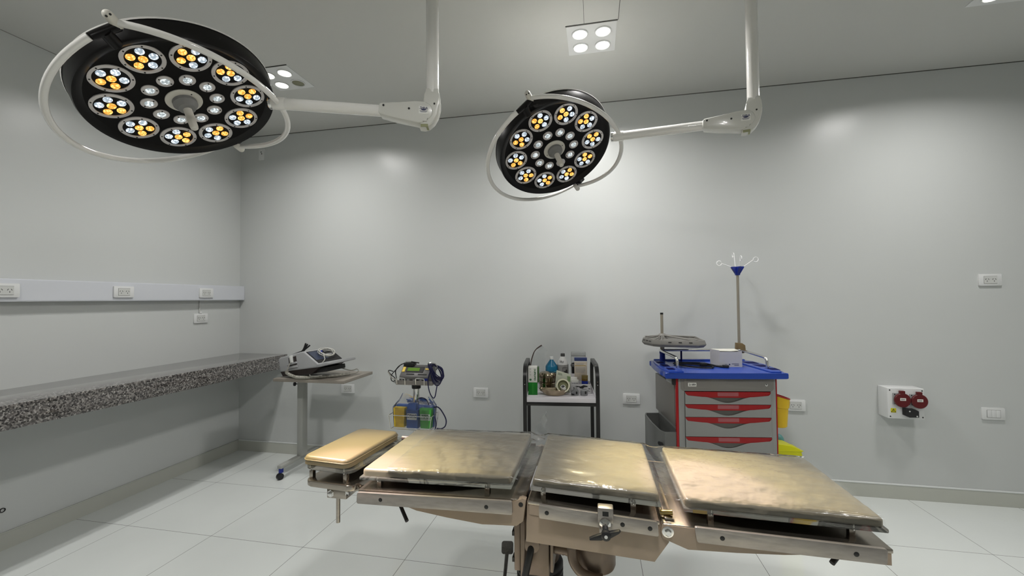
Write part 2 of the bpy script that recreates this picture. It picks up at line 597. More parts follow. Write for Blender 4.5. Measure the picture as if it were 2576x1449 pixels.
XZ = Matrix(((1, 0, 0, 0), (0, 0, -1, 0), (0, 1, 0, 0), (0, 0, 0, 1)))   # local (x,y,z) -> (x,-z,y): a front-facing panel, normal to -Y
YZ = Matrix(((0, 0, 1, 0), (1, 0, 0, 0), (0, 1, 0, 0), (0, 0, 0, 1)))    # local (x,y,z) -> (z,x,y): panel facing +X, x runs along +Y

# ------------------------------------------------------------------ the room
X1, Y0 = 7.0, -5.6
struct('floor', MB().box((-0.1, Y0 - 0.1, -0.1), (X1 + 0.1, 0.1, 0.0)), FLOOR, smooth=False)
struct('ceiling', MB().box((-0.1, Y0 - 0.1, CEIL), (X1 + 0.1, 0.1, CEIL + 0.1)), CEILM, smooth=False)
struct('wall_back', MB().box((-0.1, 0.0, 0.0), (X1 + 0.1, 0.1, CEIL)), WALL, smooth=False)
struct('wall_left', MB().box((-0.1, Y0, 0.0), (0.0, 0.0, CEIL)), WALL, smooth=False)
struct('wall_right', MB().box((X1, Y0, 0.0), (X1 + 0.1, 0.0, CEIL)), WALL, smooth=False)
struct('wall_front', MB().box((-0.1, Y0 - 0.1, 0.0), (X1 + 0.1, Y0, CEIL)), WALL, smooth=False)
BH = 0.088
def baseboard(side, a, b):
    o = struct('baseboard_' + side, MB().box(a, b), BASEB, smooth=False)
    return o
baseboard('back', (0.008, -0.011, 0), (X1, 0.0, BH))
baseboard('left', (0.0, Y0, 0), (0.011, 0.0, BH))
struct('trim_1', MB().box((0.008, -0.013, BH), (X1, 0.0, BH + 0.010), bev=0.003), CAPM)
struct('trim_2', MB().box((0.0, Y0, BH), (0.013, 0.0, BH + 0.008), bev=0.003), BASEB)
struct('trim_3', MB().box((0.0, -0.003, CEIL - 0.005), (X1, 0.0, CEIL)), GAPM2, smooth=False)
struct('trim_4', MB().box((0.0, Y0, CEIL - 0.003), (0.002, 0.0, CEIL)), GAPM, smooth=False)
# faint outline of a ceiling hatch running from the middle fixture
struct('trim_5', MB().box((3.160, -1.75, CEIL - 0.001), (3.162, -0.96, CEIL)).box((3.343, -1.75, CEIL - 0.001), (3.346, -0.96, CEIL)), SEAM, smooth=False)


# ------------------------------------------------------------------ ceiling fixtures
def make_downlight(i, fx, fy, label, dead=None):
    t = thing('recessed_downlight', label, 'ceiling light', (fx, fy, CEIL), group='square four-lamp ceiling lights')
    W = 0.275
    p = MB()
    p.prism(rrect(W, W, 0.004, 2), -0.004, 0.0)
    plate = p.build('panel', WPLAS, t)
    MB().box((-W / 2 - 0.004, -W / 2 - 0.007, -0.0035), (W / 2 + 0.004, -W / 2 - 0.001, 0)).build('shadow_gap', SEAM, t, smooth=False)
    for sx in (-1, 1):
        for sy in (-1, 1):
            cx, cy = sx * LED_OFF, sy * LED_OFF
            off = dead == (sx, sy)
            rg = MB().lathe([(0.047, -0.004), (0.047, -0.009), (0.042, -0.011), (0.039, -0.009), (0.039, -0.004)], xf((cx, cy, 0)), 32, False).build('lamp_ring', WPLAS, t)
            MB().lathe([(0.0375, -0.0045), (0.0375, -0.008), (0.030, -0.0105)], xf((cx, cy, 0)), 28).build('lamp', OFFL if off else CEL, t)
    return t


make_downlight(0, 1.14, -0.82, 'square ceiling light with one unlit lamp, behind the large black surgical lamp', dead=(1, 1))
make_downlight(1, 3.20, -0.82, 'square four-lamp ceiling light above and between the two surgical lamps')
make_downlight(2, 5.26, -0.82, 'ceiling light cut off by the top right corner of the picture')

# ------------------------------------------------------------------ wall outlets
def outlet_parts(t, kind='double', T=Matrix()):
    """t's local frame: x right, y up, z out of the wall"""
    w, h = 0.122, 0.076
    MB(T).prism(rrect(w, h, 0.004), 0.0, 0.010, bev=0.002).build('cover_plate', WPLAS, t)
    if kind == 'double':
        mo = MB(T).prism(rrect(0.070, 0.046, 0.002, 2), 0.010, 0.0122).build('socket_module', OUTL, t)
        MB(T).box((-0.0362, -0.0245, 0.0090), (0.0362, 0.0245, 0.0104)).build('module_gap', GAPM, t, smooth=False)
        for cx in (-0.019, 0.019):
            for sx in (-1, 1):
                MB(T).box((-0.0011, -0.0045, 0), (0.0011, 0.0045, 0.0007), xf((cx + sx * 0.0075, 0.004, 0.0122), (0, 0, sx * 0.6))).build('pin_slot', DARK, mo, smooth=False)
            MB(T).box((-0.0011, -0.004, 0), (0.0011, 0.004, 0.0007), xf((cx, -0.0085, 0.0122))).build('pin_slot', DARK, mo, smooth=False)
    else:
        for k in (-1, 0, 1):
            MB(T).prism(rrect(0.0225, 0.046, 0.001, 2, k * 0.0235), 0.010, 0.0125, bev=0.0006).build('blank_module', WPLAS, t)
        MB(T).box((-0.0370, -0.0245, 0.0090), (0.0370, 0.0245, 0.0104)).build('module_gap', GAPM, t, smooth=False)


# local x right, y up, z toward the room
BACKW = lambda x, z: Matrix(((1, 0, 0, x), (0, 0, -1, 0.0), (0, 1, 0, z), (0, 0, 0, 1)))
LEFTW = lambda x, y, z: Matrix(((0, 0, 1, x), (1, 0, 0, y), (0, 1, 0, z), (0, 0, 0, 1)))
GO = 'white double wall outlets'
for x, z, lab in ((1.105, 0.592, 'white double wall outlet in shadow below the over-bed table top'),
                  (2.289, 0.600, 'white double wall outlet between the electrosurgery stand and the black trolley'),
                  (3.456, 0.594, 'white double wall outlet between the black trolley and the emergency cart'),
                  (4.560, 0.592, 'white wall outlet half hidden behind the yellow bin'),
                  (5.711, 1.448, 'white double wall outlet high on the far right of the back wall')):
    t = thing('wall_outlet', lab, 'wall outlet', group=GO, M=BACKW(x, z))
    outlet_parts(t)
t = thing('blank_wall_plate', 'white blank wall plate low on the far right of the back wall', 'wall plate', M=BACKW(5.701, 0.586))
outlet_parts(t, 'blank')
t = thing('wall_junction_plate', 'small white plate with two dark holes high beside the left corner', 'wall plate', M=BACKW(0.226, 2.690))
MB().prism(rrect(0.058, 0.10, 0.004), 0, 0.006, bev=0.002).build('cover_plate', WPLAS, t)
for q in ((-0.003, 0.022), (0.003, 0.006)):
    MB().lathe([(0.005, 0), (0.005, 0.001)], xf((q[0], q[1], 0.006)), 12).build('cable_hole', DARK, t)
# cable duct on the left wall and its outlets
DX = 0.055
t = thing('cable_duct', 'long pale wall duct running along the left wall above the granite counter', 'cable duct', (0, -2.4, 1.36))
MB().box((0.001, Y0 + 0.02, 1.359), (DX, -0.001, 1.486), bev=0.003).build('duct_body', DUCT, t, world=True)
MB().box((DX, Y0 + 0.02, 1.3655), (DX + 0.0012, -0.012, 1.4795)).build('duct_cover', DUCT, t, world=True, smooth=False)
for y, lab in ((-0.391, 'white double outlet on the wall duct nearest the room corner'),
               (-1.002, 'white double outlet at the middle of the visible wall duct'),
               (-1.585, 'white outlet on the wall duct cut by the left picture edge')):
    t = thing('duct_outlet', lab, 'wall outlet', group=GO, M=LEFTW(DX + 0.0012, y, 1.421))
    outlet_parts(t)
t = thing('wall_outlet', 'white double outlet on the left wall hanging just below the duct', 'wall outlet', group=GO, M=LEFTW(0.0, -0.388, 1.213))
outlet_parts(t)
t = thing('surface_conduit', 'thin grey conduit dropping from the wall duct to the outlet below', 'conduit', (0.0, -0.398, 1.25))
MB().box((0.0, -0.4035, 1.262), (0.010, -0.3945, 1.359), bev=0.001).build('conduit_strip', OUTL, t, world=True)
MB().box((0.0, -0.400, 1.251), (0.014, -0.382, 1.268), bev=0.003).build('connector', WPLAS, t, world=True)
t = thing('wall_grommet', 'small round ring low on the left wall at the picture edge', 'wall fitting', (0, -1.53, 0.19))
MB().lathe([(0.012, 0), (0.012, 0.006), (0.009, 0.006), (0.009, 0)], frame_from((1, 0, 0), (0.0, -1.540, 0.218)), 20, False).build('ring', SCREW, t, world=True)

# ------------------------------------------------------------------ granite counter
t = thing('granite_counter', 'speckled grey granite counter with deep front edge along the left wall', 'counter', (0.25, -2.4, 0.86))
MB().box((0.001, Y0 + 0.02, 0.846), (0.505, -0.001, 0.876), bev=0.002).build('worktop', GRAN, t, world=True)
MB().box((0.479, Y0 + 0.02, 0.758), (0.5045, -0.001, 0.846), bev=0.001).build('front_apron', GRAN, t, world=True)

# ------------------------------------------------------------------ surgical lamps
def surgical_lamp(c, n, a0, s_ang, yoke_n, yoke_off, A, Bp, E, ring_n, ring_rad, ring_off, P0, P1, J, ztop, label, aim):
    c = Vector(c)
    n = Vector(n).normalized()                      # facing direction
    t = thing('surgical_lamp', label, 'surgical lamp', c, group=None)
    # local frame on the face: z = n (out), x = a0
    F = frame_from(n, c, a0)
    # housing: black band, white back
    MB(F).lathe([(0.300, 0.006), (0.318, 0.018), (0.330, 0.020), (0.334, 0.012), (0.339, -0.050), (0.334, -0.056), (0.30, -0.060)], None, 96, False).build('housing_rim', LAMPB, t, world=True)
    MB(F).lathe([(0.0, 0.0001), (0.27, 0.0), (0.302, 0.0065)], None, 96, False).build('face_plate', LAMPF, t, world=True)
    MB(F).lathe([(0.341, -0.050), (0.343, -0.056), (0.335, -0.066), (0.28, -0.088), (0.15, -0.105), (0.001, -0.11)], None, 96, False).build('back_cover', LAMPW, t, world=True)
    RO, RI = 0.2325, 0.1167
    ph0 = s_ang
    yaxis = None
    for k in range(10):
        ang = ph0 + k * 2 * PI / 10
        # outer pod
        px, py = RO * math.cos(ang), RO * math.sin(ang)
        T = F @ xf((px, py, 0))
        pod = MB(T).lathe([(0.0665, 0.0), (0.0665, 0.004), (0.0645, 0.0055), (0.0540, 0.0055), (0.0530, 0.0042), (0.0530, 0.0008)], None, 40, False).build('lamp_pod', RINGM, t, world=True)
        MB(T).lathe([(0.0001, 0.0012), (0.0533, 0.0012)], None, 36, False).build('pod_plate', LAMPF, pod, world=True)
        for q in range(6):
            aq = ang + PI / 6 + q * PI / 3
            MB(T).lathe([(0.0030, 0.005), (0.0030, 0.0066)], xf((0.0598 * math.cos(aq), 0.0598 * math.sin(aq), 0)), 10).build('screw', SCREW, pod, world=True)
        # leds: centre amber + two amber on the tangential side, three white
        leds = [(0, 0, True)]
        for q in range(5):
            al = ang + s_tan * (PI / 2) + math.radians(36) + q * math.radians(72)
            leds.append((0.0350 * math.cos(al), 0.0350 * math.sin(al), q in (0, 4)))
        for lx, ly, am in leds:
            MB(T).lathe([(0.0140, 0.0014), (0.0142, 0.0038), (0.0118, 0.0068), (0.007, 0.0086), (0.0004, 0.0092)], xf((lx, ly, 0)), 18, False).build('led_lens', LEDY if am else LEDW, pod, world=True)
        # inner pod
        px, py = RI * math.cos(ang), RI * math.sin(ang)
        T = F @ xf((px, py, 0))
        ip = MB(T).lathe([(0.0275, 0.0), (0.0275, 0.003), (0.026, 0.0042), (0.0155, 0.0042), (0.0150, 0.002)], None, 32, False).build('lamp_pod', RINGM, t, world=True)
        MB(T).lathe([(0.0150, 0.0015), (0.0150, 0.004), (0.012, 0.007), (0.006, 0.0088), (0.0004, 0.0092)], None, 20, False).build('led_lens', LEDI, ip, world=True)
        for q in (0, 1):
            aq = ang + PI * q + 0.6
            MB(T).lathe([(0.0028, 0.004), (0.0028, 0.0054)], xf((0.0208 * math.cos(aq), 0.0208 * math.sin(aq), 0)), 10).build('screw', SCREW, ip, world=True)
    hub = MB(F).lathe([(0.0640, 0.0), (0.0640, 0.003), (0.058, 0.007), (0.042, 0.0085)], None, 40, True).build('hub_flange', HUBM, t, world=True)
    for q in (-1, 1):
        MB(F).lathe([(0.0028, 0.006), (0.0028, 0.0075)], xf((0.050 * q, 0.010 * q, 0.0008)), 10).build('screw_hole', DARK, hub, world=True)
    MB(F).lathe([(0.043, 0.006), (0.043, 0.022), (0.038, 0.028), (0.030, 0.042), (0.016, 0.047)], None, 32, True).build('hub_knob', KNOBM, hub, world=True)
    MB(F).lathe([(0.0155, 0.044), (0.0150, 0.126), (0.013, 0.137), (0.007, 0.142)], None, 24, True).build('sterile_handle', HANDM, t, world=True)
    # yoke 1: from A round past the arm end to B
    def arc(cen, nv, rad, pa, pm, pb, extra=0.0):
        nv = Vector(nv).normalized()
        u = (Vector(pa) - cen); u = (u - nv * u.dot(nv)).normalized()
        w = nv.cross(u)
        def angof(p):
            d = Vector(p) - cen
            return math.atan2(d.dot(w), d.dot(u)) % (2 * PI)
        am, ab = angof(pm), angof(pb)
        if not (0 < am < ab):
            w = -w
            ab = 2 * PI - ab
        return [cen + (u * math.cos(ab * i / 48) + w * math.sin(ab * i / 48)) * rad for i in range(49)]
    cy = c + n * yoke_off
    y1 = arc(cy, yoke_n, yoke_rad, A, E, Bp)
    MB().tube(y1, 0.0115, 14).build('yoke_arc', LAMPW, t, world=True)
    cr = c + n * ring_off
    # the ring's far end is symmetric to its visible start
    y2 = arc(cr, ring_n, ring_rad, P0, P1, cr - (Vector(P0) - cr) + Vector((0, 0.0, 0.001)))
    MB().tube(y2, 0.0115, 14).build('yoke_ring', LAMPW, t, world=True)
    # pivot knuckles joining both arcs
    for pa, pb in ((y1[0], y2[0]), (y1[-1], y2[-1])):
        d = (pa - pb)
        out = (pa - c).normalized()
        kb = MB()
        kb.cyl(pa - out * 0.010, pa + out * 0.030, 0.0165, 20, 0.0150)
        kb.sphere(pa - out * 0.010, 0.0165, 9)
        kb.sphere(pa + out * 0.030, 0.0150, 9)
        kk = kb.build('pivot_knuckle', HANDM, t, world=True)
        inner = c + (pb - c).normalized() * 0.330
        MB().tube([pb, pb * 0.72 + pa * 0.28 - out * 0.004, pa - out * 0.014], lambda q: 0.0118 + 0.004 * q, 12, smooth=4).build('black_sleeve', LAMPB, kk, world=True)
        MB().tube([pb * 0.5 + pa * 0.5 - out * 0.006, (pb * 0.5 + pa * 0.5) - out * 0.06], 0.020, 12).build('rim_bracket', LAMPB, kk, world=True)
        for q in (-1, 1):
            ctr = pa + out * 0.028
            toC = (CAM - ctr).normalized()
            side = out.cross(toC).normalized()
            p = ctr + side * 0.0062 * q + toC * 0.0135
            MB().lathe([(0.0036, -0.003), (0.0036, 0.0022)], frame_from(toC, p), 10).build('screw_hole', DARK, kk, world=True)
    # arm hub, arm tube, joint cover, drop tube
    E = Vector(E)
    J = Vector(J)
    d = (J - E).normalized()
    MB().lathe([(0.023, -0.022), (0.026, -0.016), (0.026, 0.030), (0.024, 0.034)], frame_from(d, E), 28).build('arm_collar', LAMPW, t, world=True)
    MB().lathe([(0.0245, -0.032), (0.0265, -0.030), (0.0265, -0.020), (0.0245, -0.018)], frame_from(d, E), 28).build('chrome_band', CHROME, t, world=True)
    L = (J - E).length
    PX = J + Vector((d.x, d.y, 0)).normalized() * 0.034
    MB().lathe([(0.0235, 0.030), (0.0235, L - 0.165)], frame_from(d, E), 28).build('arm_tube', LAMPW, t, world=True)
    # cover: seen side-on; plane spanned by d and up
    upv = Vector((0, 0, 1))
    side = d.cross(upv).normalized()          # horizontal, across
    if side.dot(CAM - J) < 0:
        side = -side
    up2 = side.cross(d) if side.cross(d).z > 0 else -side.cross(d)
    CF = Matrix((d, up2, side)).transposed().to_4x4()
    CF.translation = J
    if CF.to_3x3().determinant() < 0:
        CF = Matrix((d, up2, -side)).transposed().to_4x4()
        CF.translation = J
        side = -side
    sgn = 1 if (CF.to_3x3() @ Vector((0, 0, 1))).dot(CAM - J) > 0 else -1
    pts = [(-0.183, -0.024), (-0.188, -0.016), (-0.188, 0.016), (-0.180, 0.024), (-0.040, 0.0385), (0.0, 0.0385)]
    for i in range(1, 12):
        a = PI / 2 - PI * i / 12
        pts.append((0.0385 * math.cos(a), 0.0385 * math.sin(a)))
    pts += [(0.0, -0.048), (-0.02, -0.052), (-0.12, -0.036)]
    cov = MB(CF).prism(pts, -0.030, 0.030, bev=0.006, seg=3).build('joint_cover', HUBM2, t, world=True)
    for x, y in ((-0.168, 0.012), (-0.062, 0.006)):
        MB(CF).lathe([(0.0045, 0.0295), (0.0045, 0.0312)], xf((x, y, 0)) if sgn > 0 else xf((x, y, 0), (PI, 0, 0)), 12).build('screw', DARK, cov, world=True)
    # outer elbow shell around the pivot, rising to the vertical tube
    pts = [(-0.020, -0.066), (0.0, -0.068), (0.020, -0.062), (0.042, -0.042), (0.058, -0.014), (0.067, 0.022), (0.067, 0.045), (0.064, 0.075), (0.060, 0.100), (0.008, 0.100), (0.002, 0.072), (-0.006, 0.045), (-0.006, 0.0), (-0.012, -0.030)]
    VF = Matrix((Vector((d.x, d.y, 0)).normalized(), Vector((0, 0, 1)), side if sgn > 0 else side)).transposed().to_4x4()
    if VF.to_3x3().determinant() < 0:
        VF = Matrix((Vector((d.x, d.y, 0)).normalized(), Vector((0, 0, 1)), -side)).transposed().to_4x4()
    VF.translation = J
    elb = MB(VF).prism(pts, -0.0265, 0.0265, bev=0.007, seg=3).build('elbow_shell', HUBM2, t, world=True)
    sv = 1 if (VF.to_3x3() @ Vector((0, 0, 1))).dot(CAM - J) > 0 else -1
    MB(VF).lathe([(0.004, 0.026), (0.004, 0.0278)], xf((0.044, 0.033, 0)) if sv > 0 else xf((0.044, 0.033, 0), (PI, 0, 0)), 12).build('screw', DARK, elb, world=True)
    MB(VF).box((-0.014, -0.0655, -0.0275 if sv < 0 else -0.012), (0.017, -0.054, 0.0275 if sv > 0 else 0.012)).build('cable_window', TAPEI, elb, world=True)
    MB().lathe([(0.027, 0.0), (0.027, ztop - J.z - 0.085)], xf((PX.x, PX.y, J.z + 0.085)), 32).build('drop_tube', LAMPW, t, world=True)
    MB().lathe([(0.075, 0.0), (0.075, 0.03), (0.04, 0.0301)], xf((PX.x, PX.y, ztop - 0.0305)), 32).build('ceiling_flange', LAMPW, t, world=True)
    # maker's label on the cover
    zz = 0.0302 * sgn
    sx = sgn
    lf = CF @ (Matrix.Translation((-0.001, 0.004, zz)) @ (Matrix() if sgn > 0 else Matrix.Rotation(PI, 4, 'Y')))
    # make the text read left to right as seen from the camera
    if (lf.to_3x3() @ Vector((1, 0, 0))).dot(RV) < 0:
        lf = lf @ Matrix.Rotation(PI, 4, 'Z')
    lb = MB(lf).prism(rrect(0.040, 0.032, 0.003), -0.0002, 0.0005).build('maker_label', LBLW, cov, world=True)
    b = MB(lf)
    b.box((-0.019, 0.0035, 0.0005), (0.019, 0.0047, 0.0009)).box((-0.017, -0.0035, 0.0005), (0.017, -0.0023, 0.0008)).box((-0.015, -0.0070, 0.0005), (0.015, -0.0056, 0.0008)).box((-0.012, -0.0100, 0.0005), (0.012, -0.0086, 0.0008))
    b.prism([(-0.012, 0.0045)] + [(0.012 * math.cos(PI + PI * i / 10), 0.0045 + 0.0065 * math.sin(PI + PI * i / 10)) for i in range(11)], 0.0005, 0.0009)
    b.text('THEUS', 0.0105, xf((0, 0.0085, 0.0007)), 0.0003, 1.0, 0.0003)
    # fold the printing into the label so it moves as one part
    b.build('label_print', INK, cov, world=True)
    # the light it throws: one small spot in front of every outer pod and one under each second inner pod
    aim = Vector(aim)
    for k in range(10):
        ang = ph0 + k * 2 * PI / 10
        p = F @ Vector((RO * math.cos(ang), RO * math.sin(ang), 0.016))
        l = bpy.data.lights.new('pod_light', 'SPOT')
        l.energy = SPOT_Y
        l.color = (1.0, 0.85, 0.48)
        l.spot_size = math.radians(33)
        l.spot_blend = 0.9
        l.shadow_soft_size = 0.012
        o = bpy.data.objects.new('pod_light', l)
        COL.objects.link(o)
        o.matrix_world = frame_from(p - aim, p)
        p = F @ Vector((RI * math.cos(ang), RI * math.sin(ang), 0.016))
        l = bpy.data.lights.new('pod_light', 'SPOT')
        l.energy = SPOT_W
        l.color = (1.0, 0.76, 0.98)
        l.spot_size = math.radians(15)
        l.spot_blend = 0.85
        l.shadow_soft_size = 0.012
        o = bpy.data.objects.new('pod_light', l)
        COL.objects.link(o)
        o.matrix_world = frame_from(p - aim, p)
    return t


HUBM2 = mat('joint_cover_plastic', (0.56, 0.56, 0.52), rough=0.25, coat=0.3)
SPOT_Y, SPOT_W = 33.0, 26.0
s_tan = 1
yoke_rad = 0.3848
# left lamp (nearer); basis x-axis for pod angles, solved from the photograph
surgical_lamp((1.549, -1.855, 2.181), (0.4268, -0.0268, -0.9040), (-0.9043, 0.0, -0.4269), 1.195,
              (0.0114, 0.175, 0.9845), -0.0166, (1.688, -2.206, 2.256), (1.446, -1.488, 2.131), (1.905, -1.752, 2.180),
              (-0.5235, -0.1708, 0.8347), 0.418, -0.0108, (1.662, -2.256, 2.182), (1.225, -1.95, 1.965),
              (2.497, -1.600, 2.145), CEIL, 'large black surgical lamp lit on its white arm, nearest and at upper left', (2.36, -1.92, 0.74))
yoke_rad = 0.3839
surgical_lamp((2.979, -0.844, 2.221), (0.3316, -0.4310, -0.8392), (-0.9300, 0.0, -0.3675), 1.655,
              (0.1102, 0.3472, 0.9313), -0.0115, (2.888, -1.185, 2.370), (3.088, -0.499, 2.091), (3.331, -0.950, 2.227),
              (-0.4104, 0.3256, 0.8518), 0.4126, 0.0074, (2.831, -1.224, 2.286), (2.606, -0.924, 2.063),
              (3.919, -1.100, 2.196), CEIL, 'smaller looking black surgical lamp lit on its white arm, above the black trolley', (3.55, -1.76, 0.74))

# ------------------------------------------------------------------ operating table
def shear(x0, slope):
    """z rises by slope * (x - x0)"""
    return Matrix(((1, 0, 0, 0), (0, 1, 0, 0), (slope, 0, 1, -slope * x0), (0, 0, 0, 1)))


def edge_map(n, L, r):
    """parameters 0..L, denser within r of both ends"""
    k = 5
    a = [r * (1 - math.cos(PI / 2 * i / k)) for i in range(k)]
    mid = [r + (L - 2 * r) * i / (n - 2 * k) for i in range(n - 2 * k + 1)]
    return a + mid + [L - q for q in reversed(a)]


def pad_mesh(x0, x1, y0, y1, zb, th, r=0.016, wr=0.0, corner=0.02, seed=0, M=None):
    W, D = x1 - x0, y1 - y0
    xs, ys = edge_map(64, W, r), edge_map(44, D, r)
    rnd = random.Random(seed)
    ws = [(rnd.uniform(-6, 6), rnd.uniform(18, 46), rnd.uniform(0, 6.28), rnd.uniform(0.3, 1.0)) for _ in range(7)]
    mb = MB(M)
    vs, fs = [], []
    for y in ys:
        for x in xs:
            # squeeze into a rounded-corner rectangle
            px, py = x, y
            cx = min(max(px, corner), W - corner)
            cy = min(max(py, corner), D - corner)
            dx, dy = px - cx, py - cy
            if dx and dy:
                mxx = max(abs(dx), abs(dy))
                l = math.hypot(dx, dy)
                dx, dy = dx / l * mxx, dy / l * mxx
                px, py = cx + dx, cy + dy
                d = corner - mxx
            else:
                d = min(px, W - px, py, D - py)
            q = min(1.0, max(0.0, d) / r)
            h = th * (0.52 + 0.48 * math.sqrt(max(0.0, 1 - (1 - q) ** 2)))
            u, v = px / W, py / D
            h += 0.004 * q * (1 - (2 * u - 1) ** 4) * (1 - (2 * v - 1) ** 4)
            if wr:
                z = 0
                for a, b, c, g in ws:
                    z += g * max(0, math.sin(a * u * 2 + b * v + c + 2.2 * math.sin(3 * u + c))) ** 6
                h += -wr * z * q * (0.35 + 0.65 * math.sin(2.2 * u + seed) ** 2)
            vs.append((x0 + px, y0 + py, zb + h))
    nx, ny = len(xs), len(ys)
    for j in range(ny - 1):
        for i in range(nx - 1):
            fs.append((j * nx + i, j * nx + i + 1, (j + 1) * nx + i + 1, (j + 1) * nx + i))
    ring = [i for i in range(nx)] + [j * nx + nx - 1 for j in range(1, ny)] + [(ny - 1) * nx + i for i in range(nx - 2, -1, -1)] + [j * nx for j in range(ny - 2, 0, -1)]
    base = len(vs)
    for i in ring:
        vs.append((vs[i][0], vs[i][1], zb - 0.002))
    m_ = len(ring)
    for k in range(m_):
        fs.append((ring[k], base + k, base + (k + 1) % m_, ring[(k + 1) % m_]))
    fs.append(tuple(base + k for k in range(m_ - 1, -1, -1)))
    mb._add(vs, fs)
    return mb


OT = thing('operating_table', 'steel and taupe operating table with bronze padded sections in front', 'operating table', (3.05, -1.66, 0.0))
YF, YB = -1.905, -1.42
SECT = [  # x0, x1, padbottom, pad slope, tray bottom, tray slope, frame top, frame slope, frame x0, frame x1, posts, wrinkles
    (2.375, 2.918, 0.7265, 0.024, 0.7125, 0.018, 0.684, 0.0255, 2.372, 2.965, (2.438, 2.835), 0.0028),
    (2.990, 3.388, 0.7390, -0.047, 0.7245, -0.047, 0.698, -0.070, 2.978, 3.384, (3.025, 3.309), 0.0028),
    (3.462, 3.992, 0.7130, -0.020, 0.6985, -0.020, 0.664, -0.0215, 3.392, 3.998, (3.536, 3.913), 0.0034)]
for si, (x0, x1, pz, ps, tz, ts, fz, fs_, fx0, fx1, posts, wr) in enumerate(SECT):
    P = shear(x0, ps)
    pad = pad_mesh(x0, x1, -1.885, -1.425, pz, 0.0225, r=0.009, wr=wr, seed=si + 3, corner=0.014, M=P).build('mattress_section', VINYL, OT, world=True, ang=60)
    if si == 0:
        pass
    T = shear(x0, ts)
    tr_ = MB(T).box((x0 - 0.006, -1.895, tz), (x1 + 0.004, -1.415, tz + 0.012), bev=0.004, seg=2).build('clear_tray', ACRYL, OT, world=True)
    FM = shear(fx0, fs_)
    fr = MB(FM).box((fx0, YF, fz - 0.012), (fx1, YB + 0.015, fz), bev=0.0025).build('frame_plate', STEEL, OT, world=True)
    MB(FM).box((fx0 + 0.004, YF + 0.002, fz - 0.045), (fx1 - 0.004, YF + 0.008, fz - 0.010)).build('side_web', TAUPE, fr, world=True)
    MB(FM).box((fx0 + 0.004, YB + 0.004, fz - 0.045), (fx1 - 0.004, YB + 0.010, fz - 0.010)).build('side_web', RAIL, fr, world=True)
    for px in posts:
        zt = tz + ts * (px - x0)
        zf = fz + fs_ * (px - fx0)
        for py in (-1.872, -1.440):
            po = MB().box((px - 0.0085, py - 0.0085, zf - 0.002), (px + 0.0085, py + 0.0085, zt + 0.0005), bev=0.0015).build('support_post', STEEL, OT, world=True)
            ps_ = MB().cyl((px, py - 0.014 if py < -1.6 else py + 0.014, zt - 0.004), (px, py - 0.014 if py < -1.6 else py + 0.014, zt + 0.013), 0.0028, 10).build('tray_screw', CHROME, po, world=True)
            # small flared head
# amber stain panels inside the trays
# (tray edges are stained where the film and tape touched them)
MB(shear(3.462, -0.02)).box((3.482, -1.8962, 0.700), (3.522, -1.894, 0.709)).build('stained_strip', AMBER, OT, world=True)


def side_poly(name, pts, ya, yb, material, bev=0.0, parent=None):
    return MB().prism([(p[0], p[1]) for p in pts], -yb, -ya, XZ, bev=bev).build(name, material, parent or OT, world=True)


def rail_bar(tl, tr, bl, br, bolts):
    def lerp(a, b, t):
        return (a[0] + (b[0] - a[0]) * t, a[1] + (b[1] - a[1]) * t)
    r = 0.006
    cor = [bl, br, tr, tl]
    pts = []
    for i in range(4):
        p, q0, q1 = Vector(cor[i]), Vector(cor[i - 1]), Vector(cor[(i + 1) % 4])
        a = p + (q0 - p).normalized() * r
        b = p + (q1 - p).normalized() * r
        for k in range(5):
            t = k / 4
            v = a * (1 - t) ** 2 + p * 2 * t * (1 - t) + b * t * t
            pts.append((v.x, v.y))
    rl = side_poly('side_rail', pts, -1.930, -1.920, RAIL, bev=0.0012)
    for bx, bz in bolts:
        MB().lathe([(0.0068, 0.0), (0.0068, 0.0006), (0.0055, 0.0012)], frame_from((0, -1, 0), (bx, -1.9298, bz)), 16).build('rail_bolt', SCREW, rl, world=True)
        MB().lathe([(0.008, 0.0), (0.008, 0.018)], frame_from((0, -1, 0), (bx, -1.9015, bz)), 14).build('rail_spacer', RAIL, rl, world=True)
    return rl


rail_bar((2.383, 0.686), (2.930, 0.702), (2.381, 0.648), (2.931, 0.659), [(2.471, 0.668), (2.845, 0.677)])
rail_bar((3.017, 0.699), (3.375, 0.679), (3.017, 0.657), (3.378, 0.636), [(3.042, 0.676), (3.273, 0.662), (3.353, 0.658)])
rail_bar((3.479, 0.675), (3.970, 0.663), (3.485, 0.631), (3.968, 0.621), [(3.554, 0.650), (3.895, 0.642)])
# rear rails
for a in (((2.383, 0.686), (2.930, 0.702), (2.931, 0.659), (2.381, 0.648)), ((3.017, 0.699), (3.375, 0.679), (3.378, 0.636), (3.017, 0.657)), ((3.479, 0.675), (3.970, 0.663), (3.968, 0.621), (3.485, 0.631))):
    side_poly('side_rail', a, -1.388, -1.380, RAIL, bev=0.001)
    xm = (a[0][0] + a[1][0]) / 2
LP = [(2.430, 0.676), (2.593, 0.632), (2.700, 0.619), (2.825, 0.608), (2.940, 0.613), (2.962, 0.630), (2.972, 0.700), (2.958, 0.704), (2.930, 0.690)]
CP = [(3.391, 0.662), (3.386, 0.640), (3.392, 0.620), (3.464, 0.594), (3.600, 0.600), (3.724, 0.608), (3.860, 0.622), (3.880, 0.645)]
for ya, yb in ((-1.9075, -1.884), (-1.415, -1.3925)):
    side_poly('side_casting', LP, ya, yb, TAUPE, bev=0.002)
    side_poly('side_casting', CP, ya, yb, TAUPE, bev=0.002)
MB().box((2.70, -1.884, 0.625), (2.78, -1.415, 0.655)).build('cross_member', TAUPE, OT, world=True)
MB().box((3.55, -1.884, 0.612), (3.63, -1.415, 0.640)).build('cross_member', TAUPE, OT, world=True)
